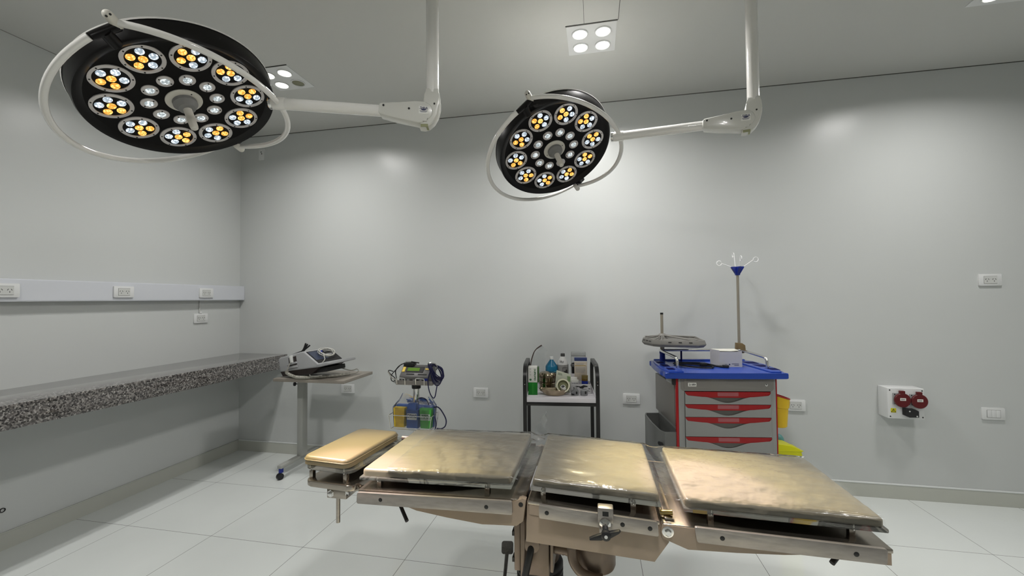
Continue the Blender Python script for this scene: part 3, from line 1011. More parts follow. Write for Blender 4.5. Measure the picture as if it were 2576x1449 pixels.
MB().lathe([(0.0075, 0.0), (0.0075, 0.001)], frame_from((0, -1, 0), (2.955, -1.9078, 0.684)), 18).build('hinge_hole', DARK, OT, world=True)
pv = MB().lathe([(0.017, 0.0), (0.017, 0.002), (0.013, 0.003)], frame_from((0, -1, 0), (3.407, -1.9075, 0.642)), 24).build('hinge_bolt', CHROME, OT, world=True)
MB().lathe([(0.0105, 0.0), (0.0105, 0.007), (0.008, 0.009)], frame_from((0, -1, 0), (3.407, -1.9105, 0.642)), 6).build('hex_nut', CHROME, pv, world=True)
side_poly('centre_housing', [(2.974, 0.690), (2.969, 0.562), (3.369, 0.542), (3.412, 0.606), (3.404, 0.63), (3.384, 0.662), (3.380, 0.664)], -1.900, -1.42, TAUPE, bev=0.003)
MB().box((2.868, -1.83, 0.582), (2.925, -1.75, 0.612), bev=0.004).build('stop_lug', TAUPE, OT, world=True)
# levers under the end sections
MB().cyl((2.455, -1.80, 0.640), (2.545, -1.88, 0.578), 0.0065, 14).build('release_lever', BLACKP, OT, world=True)
MB().cyl((3.955, -1.80, 0.625), (3.868, -1.86, 0.572), 0.0075, 14).build('release_lever', BLACKP, OT, world=True)
# gap hardware between the centre and leg sections
hl = MB(shear(3.392, -0.02)).box((3.402, -1.885, 0.664), (3.428, -1.43, 0.672), bev=0.001).build('hinge_strip', STEEL, OT, world=True)
MB().cyl((3.392, -1.862, 0.676), (3.428, -1.868, 0.682), 0.008, 14).build('hinge_plug', BRASS, hl, world=True)
# rail clamp with wing knob
cl = thing('rail_clamp', 'metal clamp with black wing knob on the front side rail', 'clamp', (3.222, -1.935, 0.66))
MB().box((3.199, -1.945, 0.668), (3.246, -1.912, 0.714), bev=0.004).build('clamp_block', RAIL, cl, world=True)
MB().box((3.2135, -1.9456, 0.690), (3.2315, -1.944, 0.704)).build('square_hole', DARK, cl, world=True)
MB().box((3.203, -1.943, 0.626), (3.242, -1.9305, 0.670), bev=0.004).build('clamp_jaw', RAIL, cl, world=True)
MB().lathe([(0.017, 0.0), (0.017, 0.004), (0.012, 0.008), (0.009, 0.010), (0.009, 0.02)], frame_from((0, -1, -0.15), (3.221, -1.944, 0.668)), 24).build('threaded_boss', CHROME, cl, world=True)
kn = MB()
KF = frame_from((0, -1, 0), (3.2225, -1.966, 0.650))
kn.lathe([(0.013, -0.004), (0.014, 0.004), (0.014, 0.016), (0.010, 0.019)], KF, 20)
wing = kn.build('wing_knob', BLACKP, cl, world=True)
MB().prism([(-0.006, -0.006), (0.0, 0.006), (0.010, 0.006), (0.040, 0.018), (0.044, 0.014), (0.040, 0.008), (0.012, -0.010)], 1.968, 1.980, XZ @ Matrix.Translation((3.221, 0.652, 0)), bev=0.002).build('knob_wing', BLACKP, wing, world=True)
MB().prism([(0.006, 0.006), (0.0, -0.010), (-0.012, -0.012), (-0.046, -0.016), (-0.047, -0.010), (-0.038, -0.006), (-0.012, 0.006)], 1.968, 1.980, XZ @ Matrix.Translation((3.221, 0.648, 0)), bev=0.002).build('knob_wing', BLACKP, wing, world=True)
MB().lathe([(0.005, 0.0), (0.005, 0.001)], KF @ xf((0, 0, 0.019)), 14).build('knob_cap', OUTL, wing, world=True)
# column head, bellows, base
MB().box((2.910, -1.80, 0.40), (2.932, -1.56, 0.60), bev=0.004).build('yoke_plate', TAUPED, OT, world=True)
MB().box((2.934, -1.81, 0.38), (2.950, -1.55, 0.585), bev=0.004).build('yoke_plate', TAUPED, OT, world=True)
MB().box((2.903, -1.80, 0.52), (2.911, -1.77, 0.535)).build('yoke_bolt', SCREW, OT, world=True)
MB().box((2.903, -1.80, 0.43), (2.911, -1.77, 0.445)).build('yoke_bolt', SCREW, OT, world=True)
MB().box((2.955, -1.77, 0.37), (3.030, -1.56, 0.552), bev=0.005).build('column_head', TAUPED, OT, world=True)
MB().lathe([(0.028, 0.0), (0.028, 0.03), (0.020, 0.034)], frame_from((0, -1, -0.05), (2.972, -1.775, 0.497)), 24).build('shaft_collar', TAUPED, OT, world=True)
MB().tube([(2.972, -1.795, 0.497), (2.968, -1.812, 0.470), (2.952, -1.822, 0.400)], 0.012, 14, smooth=5).build('adjusting_rod', BLACKP, OT, world=True)
MB().lathe([(0.010, 0.0), (0.010, 0.02)], frame_from((-0.1, -0.1, -1), (2.951, -1.8225, 0.402)), 14).build('rod_tip', TAPEI, OT, world=True)
MB().box((3.036, -1.79, 0.40), (3.046, -1.60, 0.535), bev=0.003).build('yoke_plate', TAUPED, OT, world=True)
sh = MB()
sh.lathe([(0.013 + 0.0022 * (i % 2), 0.0065 * i) for i in range(11)], frame_from((1, 0, -0.06), (3.046, -1.76, 0.466)), 20)
sh.build('worm_shaft', TAUPED, OT, world=True)
MB().tube([(3.108, -1.765, 0.480), (3.114, -1.775, 0.440), (3.140, -1.785, 0.412), (3.180, -1.79, 0.402), (3.214, -1.79, 0.402)], lambda q: 0.017 - 0.002 * q, 14, smooth=6).build('swing_link', TAUPED, OT, world=True)
sb = MB().lathe([(0.010, 0.0), (0.010, 0.012), (0.008, 0.014)], frame_from((0, -1, 0), (3.197, -1.803, 0.402)), 18).build('link_bolt', SCREW, OT, world=True)
MB().lathe([(0.068, 0.0), (0.072, 0.01), (0.072, 0.090), (0.066, 0.105)], xf((3.188, -1.70, 0.395)), 36).build('hydraulic_cylinder', TAUPED, OT, world=True)
be = [(0.075, 0.372), (0.083, 0.366)]
z = 0.36
while z > 0.13:
    be += [(0.088, z - 0.004), (0.088, z - 0.012), (0.080, z - 0.016)]
    z -= 0.02
MB().lathe(be[::-1], xf((2.981, -1.655, 0)), 40).build('column_bellows', BLACKP, OT, world=True)
MB().lathe([(0.070, 0.37), (0.074, 0.38), (0.060, 0.385)], xf((2.981, -1.655, 0)), 36).build('bellows_ring', TAUPED, OT, world=True)
MB().box((2.72, -1.86, 0.035), (3.62, -1.46, 0.13), bev=0.02, seg=3).build('base', TAUPED, OT, world=True)
for fx in (2.78, 3.56):
    for fy in (-1.82, -1.50):
        MB().lathe([(0.028, 0.0), (0.028, 0.036)], xf((fx, fy, 0.0)), 20).build('foot', BLACKP, OT, world=True)
pd = MB(xf((2.803, -1.415, 0.245), (math.radians(62), 0, math.radians(8)))).prism(rrect(0.052, 0.050, 0.010), -0.004, 0.004, bev=0.002).build('foot_pedal', RUBG, OT, world=True)
MB().tube([(2.803, -1.413, 0.225), (2.799, -1.413, 0.21), (2.790, -1.418, 0.12), (2.788, -1.47, 0.095)], lambda q: 0.009 - 0.002 * q, 12, smooth=5).build('pedal_arm', RUBG, pd, world=True)

# headrest on its own bracket
HF = xf((2.112, -1.862, 0.0), (0, 0, math.radians(-5)))
HR = thing('headrest', 'narrow golden padded headrest on clear tray at the left end of the table', 'headrest', (2.21, -1.69, 0.66))
hp = pad_mesh(0.0, 0.203, 0.0, 0.352, 0.7415, 0.028, r=0.010, wr=0.0, corner=0.028, seed=9, M=HF).build('headrest_pad', VINYLG, HR, world=True, ang=60)
pip = [(x, y, 0.7565) for x, y in rrect(0.2045, 0.3535, 0.028, 6, 0.1015, 0.176)]
MB(HF).tube(pip, 0.0018, 8, closed=True).build('piping', VINYLG, hp, world=True)
MB(HF).prism(rrect(0.205, 0.37, 0.024, 5, 0.115, 0.185), 0.722, 0.735, bev=0.003).build('clear_tray', ACRYL, HR, world=True)
MB(HF).prism(rrect(0.215, 0.385, 0.030, 6, 0.120, 0.190), 0.661, 0.682, bev=0.003).build('base_plate', STEEL, HR, world=True)
for q in ((0.030, 0.022), (0.180, 0.022), (0.030, 0.35), (0.200, 0.35)):
    po = MB(HF).box((q[0] - 0.008, q[1] - 0.008, 0.681), (q[0] + 0.008, q[1] + 0.008, 0.7225), bev=0.0015).build('support_post', STEEL, HR, world=True)
    MB(HF).cyl((q[0], q[1] - 0.0115, 0.716), (q[0], q[1] - 0.0115, 0.738), 0.003, 10).build('tray_screw', CHROME, po, world=True)
MB(HF).cyl((0.215, 0.352, 0.742), (0.248, 0.352, 0.742), 0.009, 14).build('end_knob', PINKM, HR, world=True)
bk = MB().box((2.222, -1.868, 0.625), (2.302, -1.800, 0.660), bev=0.003).build('bracket', STEEL, HR, world=True)
for bx, hx in ((2.240, -1.868), ):
    MB().lathe([(0.0135, 0.0), (0.0135, 0.003), (0.0095, 0.0031), (0.0095, 0.009), (0.007, 0.010)], frame_from((0, -1, 0), (bx, hx, 0.643)), 6).build('hex_bolt', CHROME, bk, world=True)
MB().lathe([(0.0125, 0.0), (0.0125, 0.004), (0.0085, 0.0041), (0.0085, 0.012)], frame_from((1, -0.3, 0), (2.302, -1.858, 0.648)), 6).build('hex_bolt', CHROME, bk, world=True)
MB().cyl((2.300, -1.835, 0.648), (2.380, -1.835, 0.664), 0.009, 14).build('coupling_bar', STEEL, HR, world=True)
MB().cyl((2.247, -1.835, 0.522), (2.247, -1.835, 0.626), 0.0075, 18).build('mounting_spigot', STEEL, HR, world=True)

# clear plastic film wrapped over the mattress sections
def pad_top(x):
    for (x0, x1, pz, ps, *_r) in SECT:
        if x0 <= x <= x1:
            return pz + ps * (x - x0) + 0.0225 + 0.0052
    for a, b in ((0, 1), (1, 2)):
        xa, xb = SECT[a][1], SECT[b][0]
        if xa < x < xb:
            za = SECT[a][2] + SECT[a][3] * (xa - SECT[a][0]) + 0.0277
            zb = SECT[b][2] + 0.0277
            t = (x - xa) / (xb - xa)
            return za * (1 - t) + zb * t - 0.010 * math.sin(PI * t)
    return SECT[2][2] + 0.02


PF = thing('plastic_film', 'wrinkled clear plastic film wrapped over the operating table mattress', 'plastic film', (3.2, -1.66, 0.74))
def film_pt(u, v):
    x = 2.470 + (3.990 - 2.470) * u
    zt = pad_top(x)
    prof = [(-1.8925, -0.040), (-1.8905, -0.020), (-1.8875, -0.010), (-1.878, -0.0020), (-1.865, 0.0), (-1.65, 0.0005), (-1.445, 0.0), (-1.432, -0.002), (-1.4215, -0.010), (-1.418, -0.030)]
    k = v * (len(prof) - 1)
    i = min(int(k), len(prof) - 2)
    t = k - i
    y = prof[i][0] * (1 - t) + prof[i + 1][0] * t
    dz = prof[i][1] * (1 - t) + prof[i + 1][1] * t
    w = 0.0011 * math.sin(31 * x + 17 * y + 2 * math.sin(9 * x)) + 0.0008 * math.sin(83 * y + 11 * x + 3 * math.sin(7 * x))
    if dz < -0.009:
        w *= 0.3
        y += 0.0015 * math.sin(60 * x) * (1 if y > -1.6 else -0.4)
    return (x, y, zt + dz + 0.0012 + abs(w))
MB().grid(film_pt, 190, 63).build('film_sheet', FILM, PF, world=True, ang=80, recalc=False)
def flap(u, v):
    # crumpled tail standing up behind the gap between two sections
    z = 0.752 + 0.105 * v
    wd = 0.052 * (1 - v) ** 0.8 + 0.004
    x = 2.955 + 0.030 * v ** 1.4 + wd * (u - 0.5) + 0.004 * math.sin(14 * v + 5 * u)
    y = -1.432 + 0.012 * math.sin(6 * v + 3 * u) + 0.010 * (u - 0.5)
    return (x, y, z)
MB().grid(flap, 10, 24).build('film_tail', BAGM, PF, world=True, ang=80, recalc=False)
def flap2(u, v):
    x = 2.928 + 0.055 * u + 0.004 * math.sin(9 * v)
    y = -1.52 + 0.095 * v
    z = 0.758 + 0.007 * math.sin(11 * v + 7 * u) * (1 - v * 0.5) + 0.004 * u
    return (x, y, z)
MB().grid(flap2, 10, 16).build('film_fold', BAGF, PF, world=True, ang=80, recalc=False)

# ------------------------------------------------------------------ over-bed table with monitor
OB = thing('overbed_table', 'grey wood-topped over-bed table on a single wheeled post', 'table', (1.085, -0.285, 0.0))
MB().box((0.785, -0.490, 0.737), (1.385, -0.088, 0.760), bev=0.0015).build('table_top', WOODG, OB, world=True)
MB().box((0.836, -0.290, 0.105), (0.886, -0.230, 0.735), bev=0.003).build('post', POSTG, OB, world=True)
MB().box((0.80, -0.40, 0.727), (1.10, -0.16, 0.737)).build('top_bracket', POSTG, OB, world=True)
MB().box((0.826, -0.490, 0.082), (0.866, -0.060, 0.106), bev=0.003).build('foot_bar', POSTG, OB, world=True)
for cy in (-0.472, -0.078):
    cs = MB().cyl((0.846, cy, 0.050), (0.846, cy, 0.098), 0.017, 16).build('caster', NAVY, OB, world=True)
    MB().cyl((0.834, cy - 0.006, 0.024), (0.858, cy - 0.016, 0.024), 0.0238, 20).build('caster_wheel', BLACKP, cs, world=True)
kb = MB().lathe([(0.004, -0.02), (0.004, 0.0)], frame_from((-1, -0.3, 0), (0.812, -0.275, 0.676)), 8)
kb.lathe([(0.010, 0.0), (0.017, 0.003), (0.017, 0.015), (0.010, 0.018)], frame_from((-1, -0.3, 0), (0.812, -0.275, 0.676)), 6)
kb.build('height_knob', BLACKP, OB, world=True)

DEF = thing('defibrillator', 'grey defibrillator monitor with white cables propped on the over-bed table', 'medical monitor', (0.99, -0.29, 0.761))
DFr = xf((0.818, -0.452, 0.7620), (0, math.radians(-8.5), math.radians(-9))) @ Matrix.Diagonal((1, 1, 1.14, 1))
def dprism(name, pts, y0, y1, material, parent=None, bev=0.0):
    # pts in (u, z), extruded over local y
    T = DFr @ XZ
    return MB(T).prism(pts, -y1, -y0, bev=bev, seg=3).build(name, material, parent or DEF, world=True)
dprism('base_shell', [(0.02, 0.004), (0.30, -0.004), (0.395, 0.036), (0.0, 0.036)], 0.004, 0.256, DEFD, bev=0.003)
body = dprism('body_shell', [(0.0, 0.034), (-0.004, 0.120), (0.012, 0.132), (0.238, 0.150), (0.262, 0.148), (0.392, 0.052), (0.398, 0.034)], 0.0, 0.260, DEFG, bev=0.010)
# slanted screen panel
sA = Vector((0.268, 0, 0.1445)); sB = Vector((0.388, 0, 0.0560))
sd = (sB - sA).normalized(); sn = Vector((-sd.z, 0, sd.x)) * -1
if sn.z < 0: sn = -sn
SF = Matrix((sd, Vector((0, 1, 0)), sd.cross(Vector((0, 1, 0))))).transposed().to_4x4()
if (SF.to_3x3() @ Vector((0, 0, 1))).z < 0:
    SF = Matrix((sd, Vector((0, -1, 0)), sd.cross(Vector((0, -1, 0))))).transposed().to_4x4()
    ysg = -1
else:
    ysg = 1
SF.translation = sA + Vector((0, 0.13, 0)) + SF.to_3x3() @ Vector((0, 0, 0.0015))
SW = DFr @ SF
MB(SW).box((0.004, -0.118, -0.004), (0.140, 0.118, 0.0012)).build('front_bezel', DARK, body, world=True)
MB(SW).box((0.012, -0.112 * 1, 0.0012), (0.110, 0.01, 0.0022) if ysg < 0 else (0.110, 0.01, 0.0022)).build('screen', SCRN, body, world=True)
for i in range(6):
    for j in range(2):
        MB(SW).box((0.018 + j * 0.040, 0.030 + i * 0.0135, 0.0012), (0.036 + j * 0.040, 0.038 + i * 0.0135, 0.0045), bev=0.001).build('key', DEFG, body, world=True)
# paddle bay on the near side
dprism('paddle_bay', [(0.105, 0.066), (0.105, 0.122), (0.182, 0.128), (0.182, 0.072)], -0.0016, 0.004, DEFD, body)
dprism('bay_ledge', [(0.086, 0.048), (0.086, 0.060), (0.190, 0.066), (0.190, 0.054)], -0.010, 0.002, DEFG, body, bev=0.003)
dprism('bay_ledge', [(0.092, 0.070), (0.092, 0.080), (0.186, 0.092), (0.188, 0.080)], -0.012, 0.002, DEFG, body, bev=0.003)
cn = dprism('cord_plug', [(0.134, 0.088), (0.130, 0.132), (0.150, 0.136), (0.152, 0.088)], -0.020, 0.004, OUTL, body, bev=0.004)
# front carrying lip
lip = MB(DFr @ xf((0.375, -0.010, 0.035), (0, math.radians(-4), 0))).prism(rrect(0.135, 0.285, 0.02, 5, 0.06, 0.145), 0.0, 0.016, bev=0.005).build('front_lip', DEFG, DEF, world=True)
MB(DFr @ xf((0.335, 0.03, -0.002))).box((0, 0, 0), (0.10, 0.19, 0.030), bev=0.005).build('front_connector_block', DARK, DEF, world=True)
def w_(u, y, z):
    return DFr @ Vector((u, y, z))
# coiled cord running along the table front
pts = [w_(0.138, -0.020, 0.088), w_(0.124, -0.028, 0.060), w_(0.108, -0.032, 0.038)]
MB().tube(pts, 0.0035, 8, smooth=5).build('cord', CABLEG, DEF, world=True)
cp = [w_(0.108, -0.032, 0.038), w_(0.120, -0.036, 0.022), Vector((0.970, -0.488, 0.779)), Vector((1.010, -0.490, 0.7745)), Vector((1.060, -0.486, 0.7745)), Vector((1.110, -0.465, 0.7735)), Vector((1.180, -0.425, 0.776)), Vector((1.250, -0.370, 0.776)), Vector((1.310, -0.290, 0.776))]
sp_ = spline(cp, 22)
MB().tube(sp_, lambda q: 0.0118 + 0.0016 * math.sin(q * 640), 12).build('coiled_cord', CABLEG, DEF, world=True)
MB().tube([(1.310, -0.290, 0.776), (1.345, -0.262, 0.780), (1.356, -0.250, 0.795), (1.340, -0.250, 0.806), (1.322, -0.262, 0.800), (1.30, -0.28, 0.800), (1.24, -0.30, 0.82)], 0.004, 8, smooth=6).build('cord', CABLEG, DEF, world=True)
# coil of pale cable lying on the screen
C0 = SW @ Vector((0.066, 0.020, 0.012))
ex, ey, ez = (SW.to_3x3() @ Vector(v) for v in ((1, 0, 0), (0, 1, 0), (0, 0, 1)))
for k in range(6):
    rr_ = 0.050 + 0.005 * (k % 3)
    pts = []
    for i in range(36):
        a = 2 * PI * i / 36
        pts.append(C0 + ex * (rr_ * 0.80 * math.cos(a) + 0.003 * math.sin(k * 2.1)) + ey * (rr_ * 1.15 * math.sin(a) + 0.004 * math.cos(k * 1.7)) + ez * (0.002 + 0.004 * k * 0.6 + 0.004 * math.sin(a * 2 + k)))
    MB().tube(pts, 0.0023, 7, closed=True).build('cable_loop', CABLEW, DEF, world=True)
tail = [C0 + ex * 0.01 + ey * -0.045 + ez * 0.012, C0 + ex * 0.05 + ey * -0.075 + ez * 0.012, C0 + ex * 0.080 + ey * -0.10 + ez * 0.0, Vector((1.10, -0.485, 0.800)), Vector((1.14, -0.480, 0.786)), Vector((1.18, -0.455, 0.790))]
MB().tube(tail, 0.0028, 8, smooth=7).build('cable_tail', CABLEW, DEF, world=True)
MB().tube([C0 + ex * 0.0 + ey * -0.056 + ez * 0.006, C0 + ex * -0.012 + ey * -0.048 + ez * 0.018], 0.008, 10).build('cable_tie', NAVY, DEF, world=True)
# black leads lying on top
ld = thing('black_lead_bundle', 'bundle of black leads lying on top of the grey defibrillator', 'cables', w_(0.12, 0.12, 0.146))
for k, (dx, dz) in enumerate(((0.0, 0.052), (0.012, 0.044), (0.028, 0.034), (-0.010, 0.040))):
    MB().tube([w_(0.02, 0.10 + 0.01 * k, 0.1375), w_(0.09, 0.10 + 0.008 * k, 0.147), w_(0.145, 0.10 + 0.006 * k, 0.158), w_(0.185 + dx, 0.10 + 0.004 * k, 0.150 + dz)], lambda q: 0.0035 + 0.003 * q, 8, smooth=6).build('lead', BLACKP, ld, world=True)

# ------------------------------------------------------------------ electrosurgery stand
GROUP_CAM_SCALE[0] = Matrix.Translation((-0.2400, 0.2438, -0.1014)) @ Matrix.Scale(1.075, 4)  # stand, unit, cables and basket enlarged and pushed back about the camera position
ES = thing('wheeled_instrument_stand', 'chrome pole stand with tray and wire basket left of the black trolley', 'stand', (2.03, -0.66, 0.0943))
MB().lathe([(0.021, 0.15), (0.021, 0.795)], xf((2.03, -0.66, 0)), 28).build('pole', CHROME, ES, world=True)
MB().lathe([(0.029, 0.765), (0.030, 0.775), (0.030, 0.797)], xf((2.03, -0.66, 0)), 24).build('pole_collar', BLACKP, ES, world=True)
tr0 = MB().box((1.935, -0.760, 0.806), (2.182, -0.605, 0.812)).box((1.935, -0.762, 0.806), (2.182, -0.757, 0.834)).box((1.935, -0.608, 0.806), (2.182, -0.603, 0.834)).build('tray', RAIL, ES, world=True)
MB().box((1.915, -0.755, 0.813), (1.934, -0.735, 0.832), bev=0.002).build('tray_stub', OUTL, ES, world=True)
for xa, xb in ((1.945, 2.000), (2.074, 2.131)):
    MB().tube([(xa, -0.765, 0.812), (xa, -0.768, 0.840), (xa + 0.006, -0.769, 0.850), (xb - 0.006, -0.769, 0.849), (xb, -0.768, 0.842), (xb, -0.765, 0.808)], 0.0027, 8, smooth=5).build('wire_guard', CHROME, ES, world=True)
# wire basket
for zz, w_b in ((0.608, 0.0), (0.520, 0.012)):
    MB().tube([(1.884 + w_b, -0.760, zz), (2.176 - w_b, -0.760, zz), (2.176 - w_b, -0.640, zz), (1.884 + w_b, -0.640, zz)], 0.0028, 8, closed=True).build('basket_wire', CHROME, ES, world=True)
for q in ((1.884, -0.760), (2.176, -0.760), (1.884, -0.640), (2.176, -0.640), (2.03, -0.640)):
    dx = 0.012 if q[0] < 1.9 else (-0.012 if q[0] > 2.1 else 0)
    MB().tube([(q[0], q[1], 0.608), (q[0] + dx, q[1], 0.520)], 0.0026, 8).build('basket_wire', CHROME, ES, world=True)
for yy in (-0.745, -0.72, -0.695, -0.67):
    MB().tube([(1.897, yy, 0.520), (2.163, yy, 0.520)], 0.002, 6).build('basket_wire', CHROME, ES, world=True)
MB().tube([(2.03, -0.64, 0.56), (2.03, -0.66, 0.56)], 0.010, 10).build('basket_bracket', CHROME, ES, world=True)
for k in range(5):
    a = math.radians(72 * k + 18)
    ex_, ey_ = 2.03 + 0.16 * math.cos(a), -0.66 + 0.16 * math.sin(a)
    MB().tube([(2.03, -0.66, 0.165), (ex_, ey_, 0.148)], 0.012, 10).build('leg', CHROME, ES, world=True)
    cs = MB().cyl((ex_ - 0.010, ey_, 0.1175), (ex_ + 0.010, ey_, 0.1175), 0.0222, 18).build('caster', BLACKP, ES, world=True)

EU = thing('electrosurgery_unit', 'dark grey electrosurgery unit with green display on the stand tray', 'medical device', (2.06, -0.66, 0.813))
TY = Matrix(((0, 0, 1, 0), (1, 0, 0, 0), (0, 1, 0, 0), (0, 0, 0, 1)))  # (y, z, x)
pr = [(-0.752, 0.8135), (-0.752, 0.850), (-0.746, 0.858), (-0.688, 0.919), (-0.675, 0.922), (-0.610, 0.905), (-0.610, 0.8135)]
bd = MB(TY).prism(pr, 1.953, 2.150, bev=0.003).build('housing', ESUG, EU, world=True)
ang_ = math.atan2(0.061, 0.058)
PFm = Matrix.Translation((2.055, -0.746, 0.8585)) @ Matrix.Rotation(ang_, 4, 'X')
MB(PFm).box((-0.070, 0.030, 0.001), (0.050, 0.074, 0.0022)).build('display_window', DARK, bd, world=True)
MB(PFm).box((-0.062, 0.040, 0.0022), (0.022, 0.064, 0.0030)).build('display', LCD, bd, world=True)
MB(PFm).box((-0.096, 0.032, 0.001), (-0.078, 0.070, 0.0026)).build('warning_label', YELP, bd, world=True)
MB(PFm).box((0.060, 0.052, 0.001), (0.086, 0.062, 0.0022)).build('model_label', YELP, bd, world=True)
MB(PFm).box((-0.060, 0.012, 0.001), (-0.006, 0.020, 0.0018)).build('printed_strip', DARK, bd, world=True)
MB(PFm).box((0.020, 0.012, 0.001), (0.080, 0.020, 0.0018)).build('printed_strip', DARK, bd, world=True)
for k in range(8):
    MB().lathe([(0.0068, 0.0), (0.0068, 0.002), (0.004, 0.0025)], frame_from((0, -1, 0), (1.972 + 0.0215 * k, -0.7525, 0.834)), 14).build('output_socket', DARK if k % 2 else DEFG, bd, world=True)
MB().box((2.122, -0.7535, 0.818), (2.148, -0.751, 0.848)).build('side_label', NAVY, bd, world=True)
# clear bag over the unit's right end is left to the cable hook
GROUP_CAM_SCALE.insert(0, GROUP_CAM_SCALE[0] @ Matrix.Translation((-0.004, -0.012, -0.016)))
hk = thing('cable_clip', 'black and silver handpiece clip on the left top of the dark unit', 'clip', (1.99, -0.68, 0.921))
MB().box((1.962, -0.690, 0.9315), (2.035, -0.640, 0.952), bev=0.006).build('clip_body', BLACKP, hk, world=True)
MB().cyl((1.972, -0.672, 0.957), (2.012, -0.672, 0.958), 0.0075, 12).build('silver_barrel', CHROME, hk, world=True)
MB().cyl((2.012, -0.672, 0.958), (2.062, -0.664, 0.950), 0.0040, 10).build('pen_tip', BLACKP, hk, world=True)
MB().tube([(1.965, -0.67, 0.950), (1.940, -0.70, 0.935), (1.918, -0.71, 0.905), (1.925, -0.72, 0.875), (1.945, -0.75, 0.860)], 0.0035, 8, smooth=6).build('lead', CABLEK, hk, world=True)
MB().tube([(1.950, -0.69, 0.945), (1.925, -0.71, 0.915), (1.900, -0.73, 0.880), (1.905, -0.745, 0.850), (1.925, -0.75, 0.842), (1.935, -0.752, 0.862), (1.905, -0.75, 0.885), (1.888, -0.75, 0.905), (1.895, -0.75, 0.912), (1.925, -0.76, 0.908)], 0.003, 8, smooth=6).build('lead', CABLEK, hk, world=True)
MB().tube([(1.888, -0.758, 0.905), (1.905, -0.762, 0.885), (1.925, -0.768, 0.865), (1.955, -0.770, 0.857)], 0.0032, 8, smooth=6).build('lead', CABLEG, hk, world=True)
GROUP_CAM_SCALE.pop(0)
# coil of navy cable hooked on the right
GROUP_CAM_SCALE.insert(0, GROUP_CAM_SCALE[0] @ Matrix.Translation((-0.020, -0.010, -0.018)))
cc = thing('navy_cable_coil', 'coil of navy blue cable hanging on the right side of the dark unit', 'cable', (2.20, -0.70, 0.90))
MB().box((2.150, -0.700, 0.9315), (2.185, -0.640, 0.950), bev=0.004).build('plug_block', CABLEB, cc, world=True)
MB().tube([(2.150, -0.69, 0.950), (2.160, -0.70, 0.958), (2.195, -0.70, 0.957), (2.215, -0.70, 0.940), (2.212, -0.70, 0.915)], 0.0035, 8, smooth=5).build('chrome_hook', CHROME, cc, world=True)
rn = random.Random(4)
for k in range(8):
    a = 0.010 * k
    P = [(2.165 + 0.003 * k, -0.71, 0.948), (2.185 + 0.002 * k, -0.735, 0.905 + 0.004 * k), (2.205 + a * 0.3, -0.745, 0.855 + 0.006 * k), (2.225 + 0.004 * k, -0.742, 0.822 + 0.008 * k),
         (2.245 + 0.004 * k, -0.73, 0.835 + 0.006 * k), (2.252 + 0.003 * k, -0.72, 0.87 + 0.003 * k), (2.238 + 0.002 * k, -0.70, 0.905 + 0.003 * k), (2.205, -0.69, 0.938 + 0.001 * k)]
    P = [(x + rn.uniform(-0.003, 0.003), y - 0.004 * (k % 3), z + rn.uniform(-0.003, 0.003)) for x, y, z in P]
    MB().tube(P, 0.0032, 7, closed=True, smooth=5).build('cable_turn', CABLEB, cc, world=True)
MB().tube([(2.190, -0.740, 0.93), (2.178, -0.760, 0.86), (2.190, -0.765, 0.79), (2.213, -0.765, 0.752), (2.226, -0.762, 0.760), (2.232, -0.755, 0.80), (2.236, -0.750, 0.83)], 0.0034, 8, smooth=7).build('hanging_loop', CABLEB, cc, world=True)

GROUP_CAM_SCALE.pop(0)
FS = thing('foot_switch', 'three-pedal foot switch in yellow, blue and green inside the wire basket', 'foot switch', (2.03, -0.72, 0.525))
def pedal(name, x0, x1, z0, z1, material, taper, lab=None):
    xm = (x0 + x1) / 2
    w0, w1 = (x1 - x0) / 2 * taper, (x1 - x0) / 2
    o = MB(XZ).prism([(xm - w0, z0), (xm + w0, z0), (xm + w1, z1), (xm - w1, z1)], 0.700, 0.742, bev=0.006, seg=3).build('pedal', material, FS, world=True)
    o['label'] = lab
    return o
p1_ = pedal('p', 1.906, 1.986, 0.528, 0.652, YELP, 0.86, 'yellow pedal')
p2_ = pedal('p', 1.994, 2.078, 0.5245, 0.642, BLUP, 0.92, 'blue pedal marked COAG')
p3_ = pedal('p', 2.086, 2.168, 0.528, 0.652, GREP, 0.84, 'green pedal marked BIPO')
MB().box((2.006, -0.738, 0.640), (2.062, -0.702, 0.682), bev=0.004).build('cable_outlet_box', BLUP, FS, world=True)
MB().box((1.905, -0.699, 0.524), (2.168, -0.672, 0.664), bev=0.006).build('switch_base', BLUP, FS, world=True)
for xm, tx, pp, ik in ((2.036, 'COAG', p2_, INK), (2.127, 'BIPO', p3_, GRINK)):
    MB().prism(rrect(0.066, 0.040, 0.003, 3, xm, 0.600), 0.742, 0.7435, XZ).build('name_plate', LBLG if tx == 'BIPO' else LBLW, pp, world=True)
    MB().text(tx, 0.026, XZ @ xf((xm, 0.603, 0.7437)), 0.0004, 0.86, 0.0012).build('lettering', ik, pp, world=True)
MB().tube([(2.055, -0.70, 0.683), (2.060, -0.70, 0.705), (2.088, -0.70, 0.712), (2.118, -0.70, 0.700), (2.135, -0.70, 0.668)], 0.004, 8, smooth=6).build('cable', CABLEB, FS, world=True)
MB().tube([(2.170, -0.70, 0.655), (2.205, -0.72, 0.662), (2.235, -0.73, 0.640), (2.262, -0.73, 0.590), (2.258, -0.73, 0.550), (2.232, -0.73, 0.530), (2.200, -0.73, 0.530)], 0.004, 8, smooth=7).build('cable', CABLEB, FS, world=True)
MB().tube([(2.196, -0.755, 0.612), (2.205, -0.76, 0.59), (2.207, -0.76, 0.56), (2.200, -0.76, 0.528)], 0.004, 8, smooth=7).build('cable', CABLEB, FS, world=True)
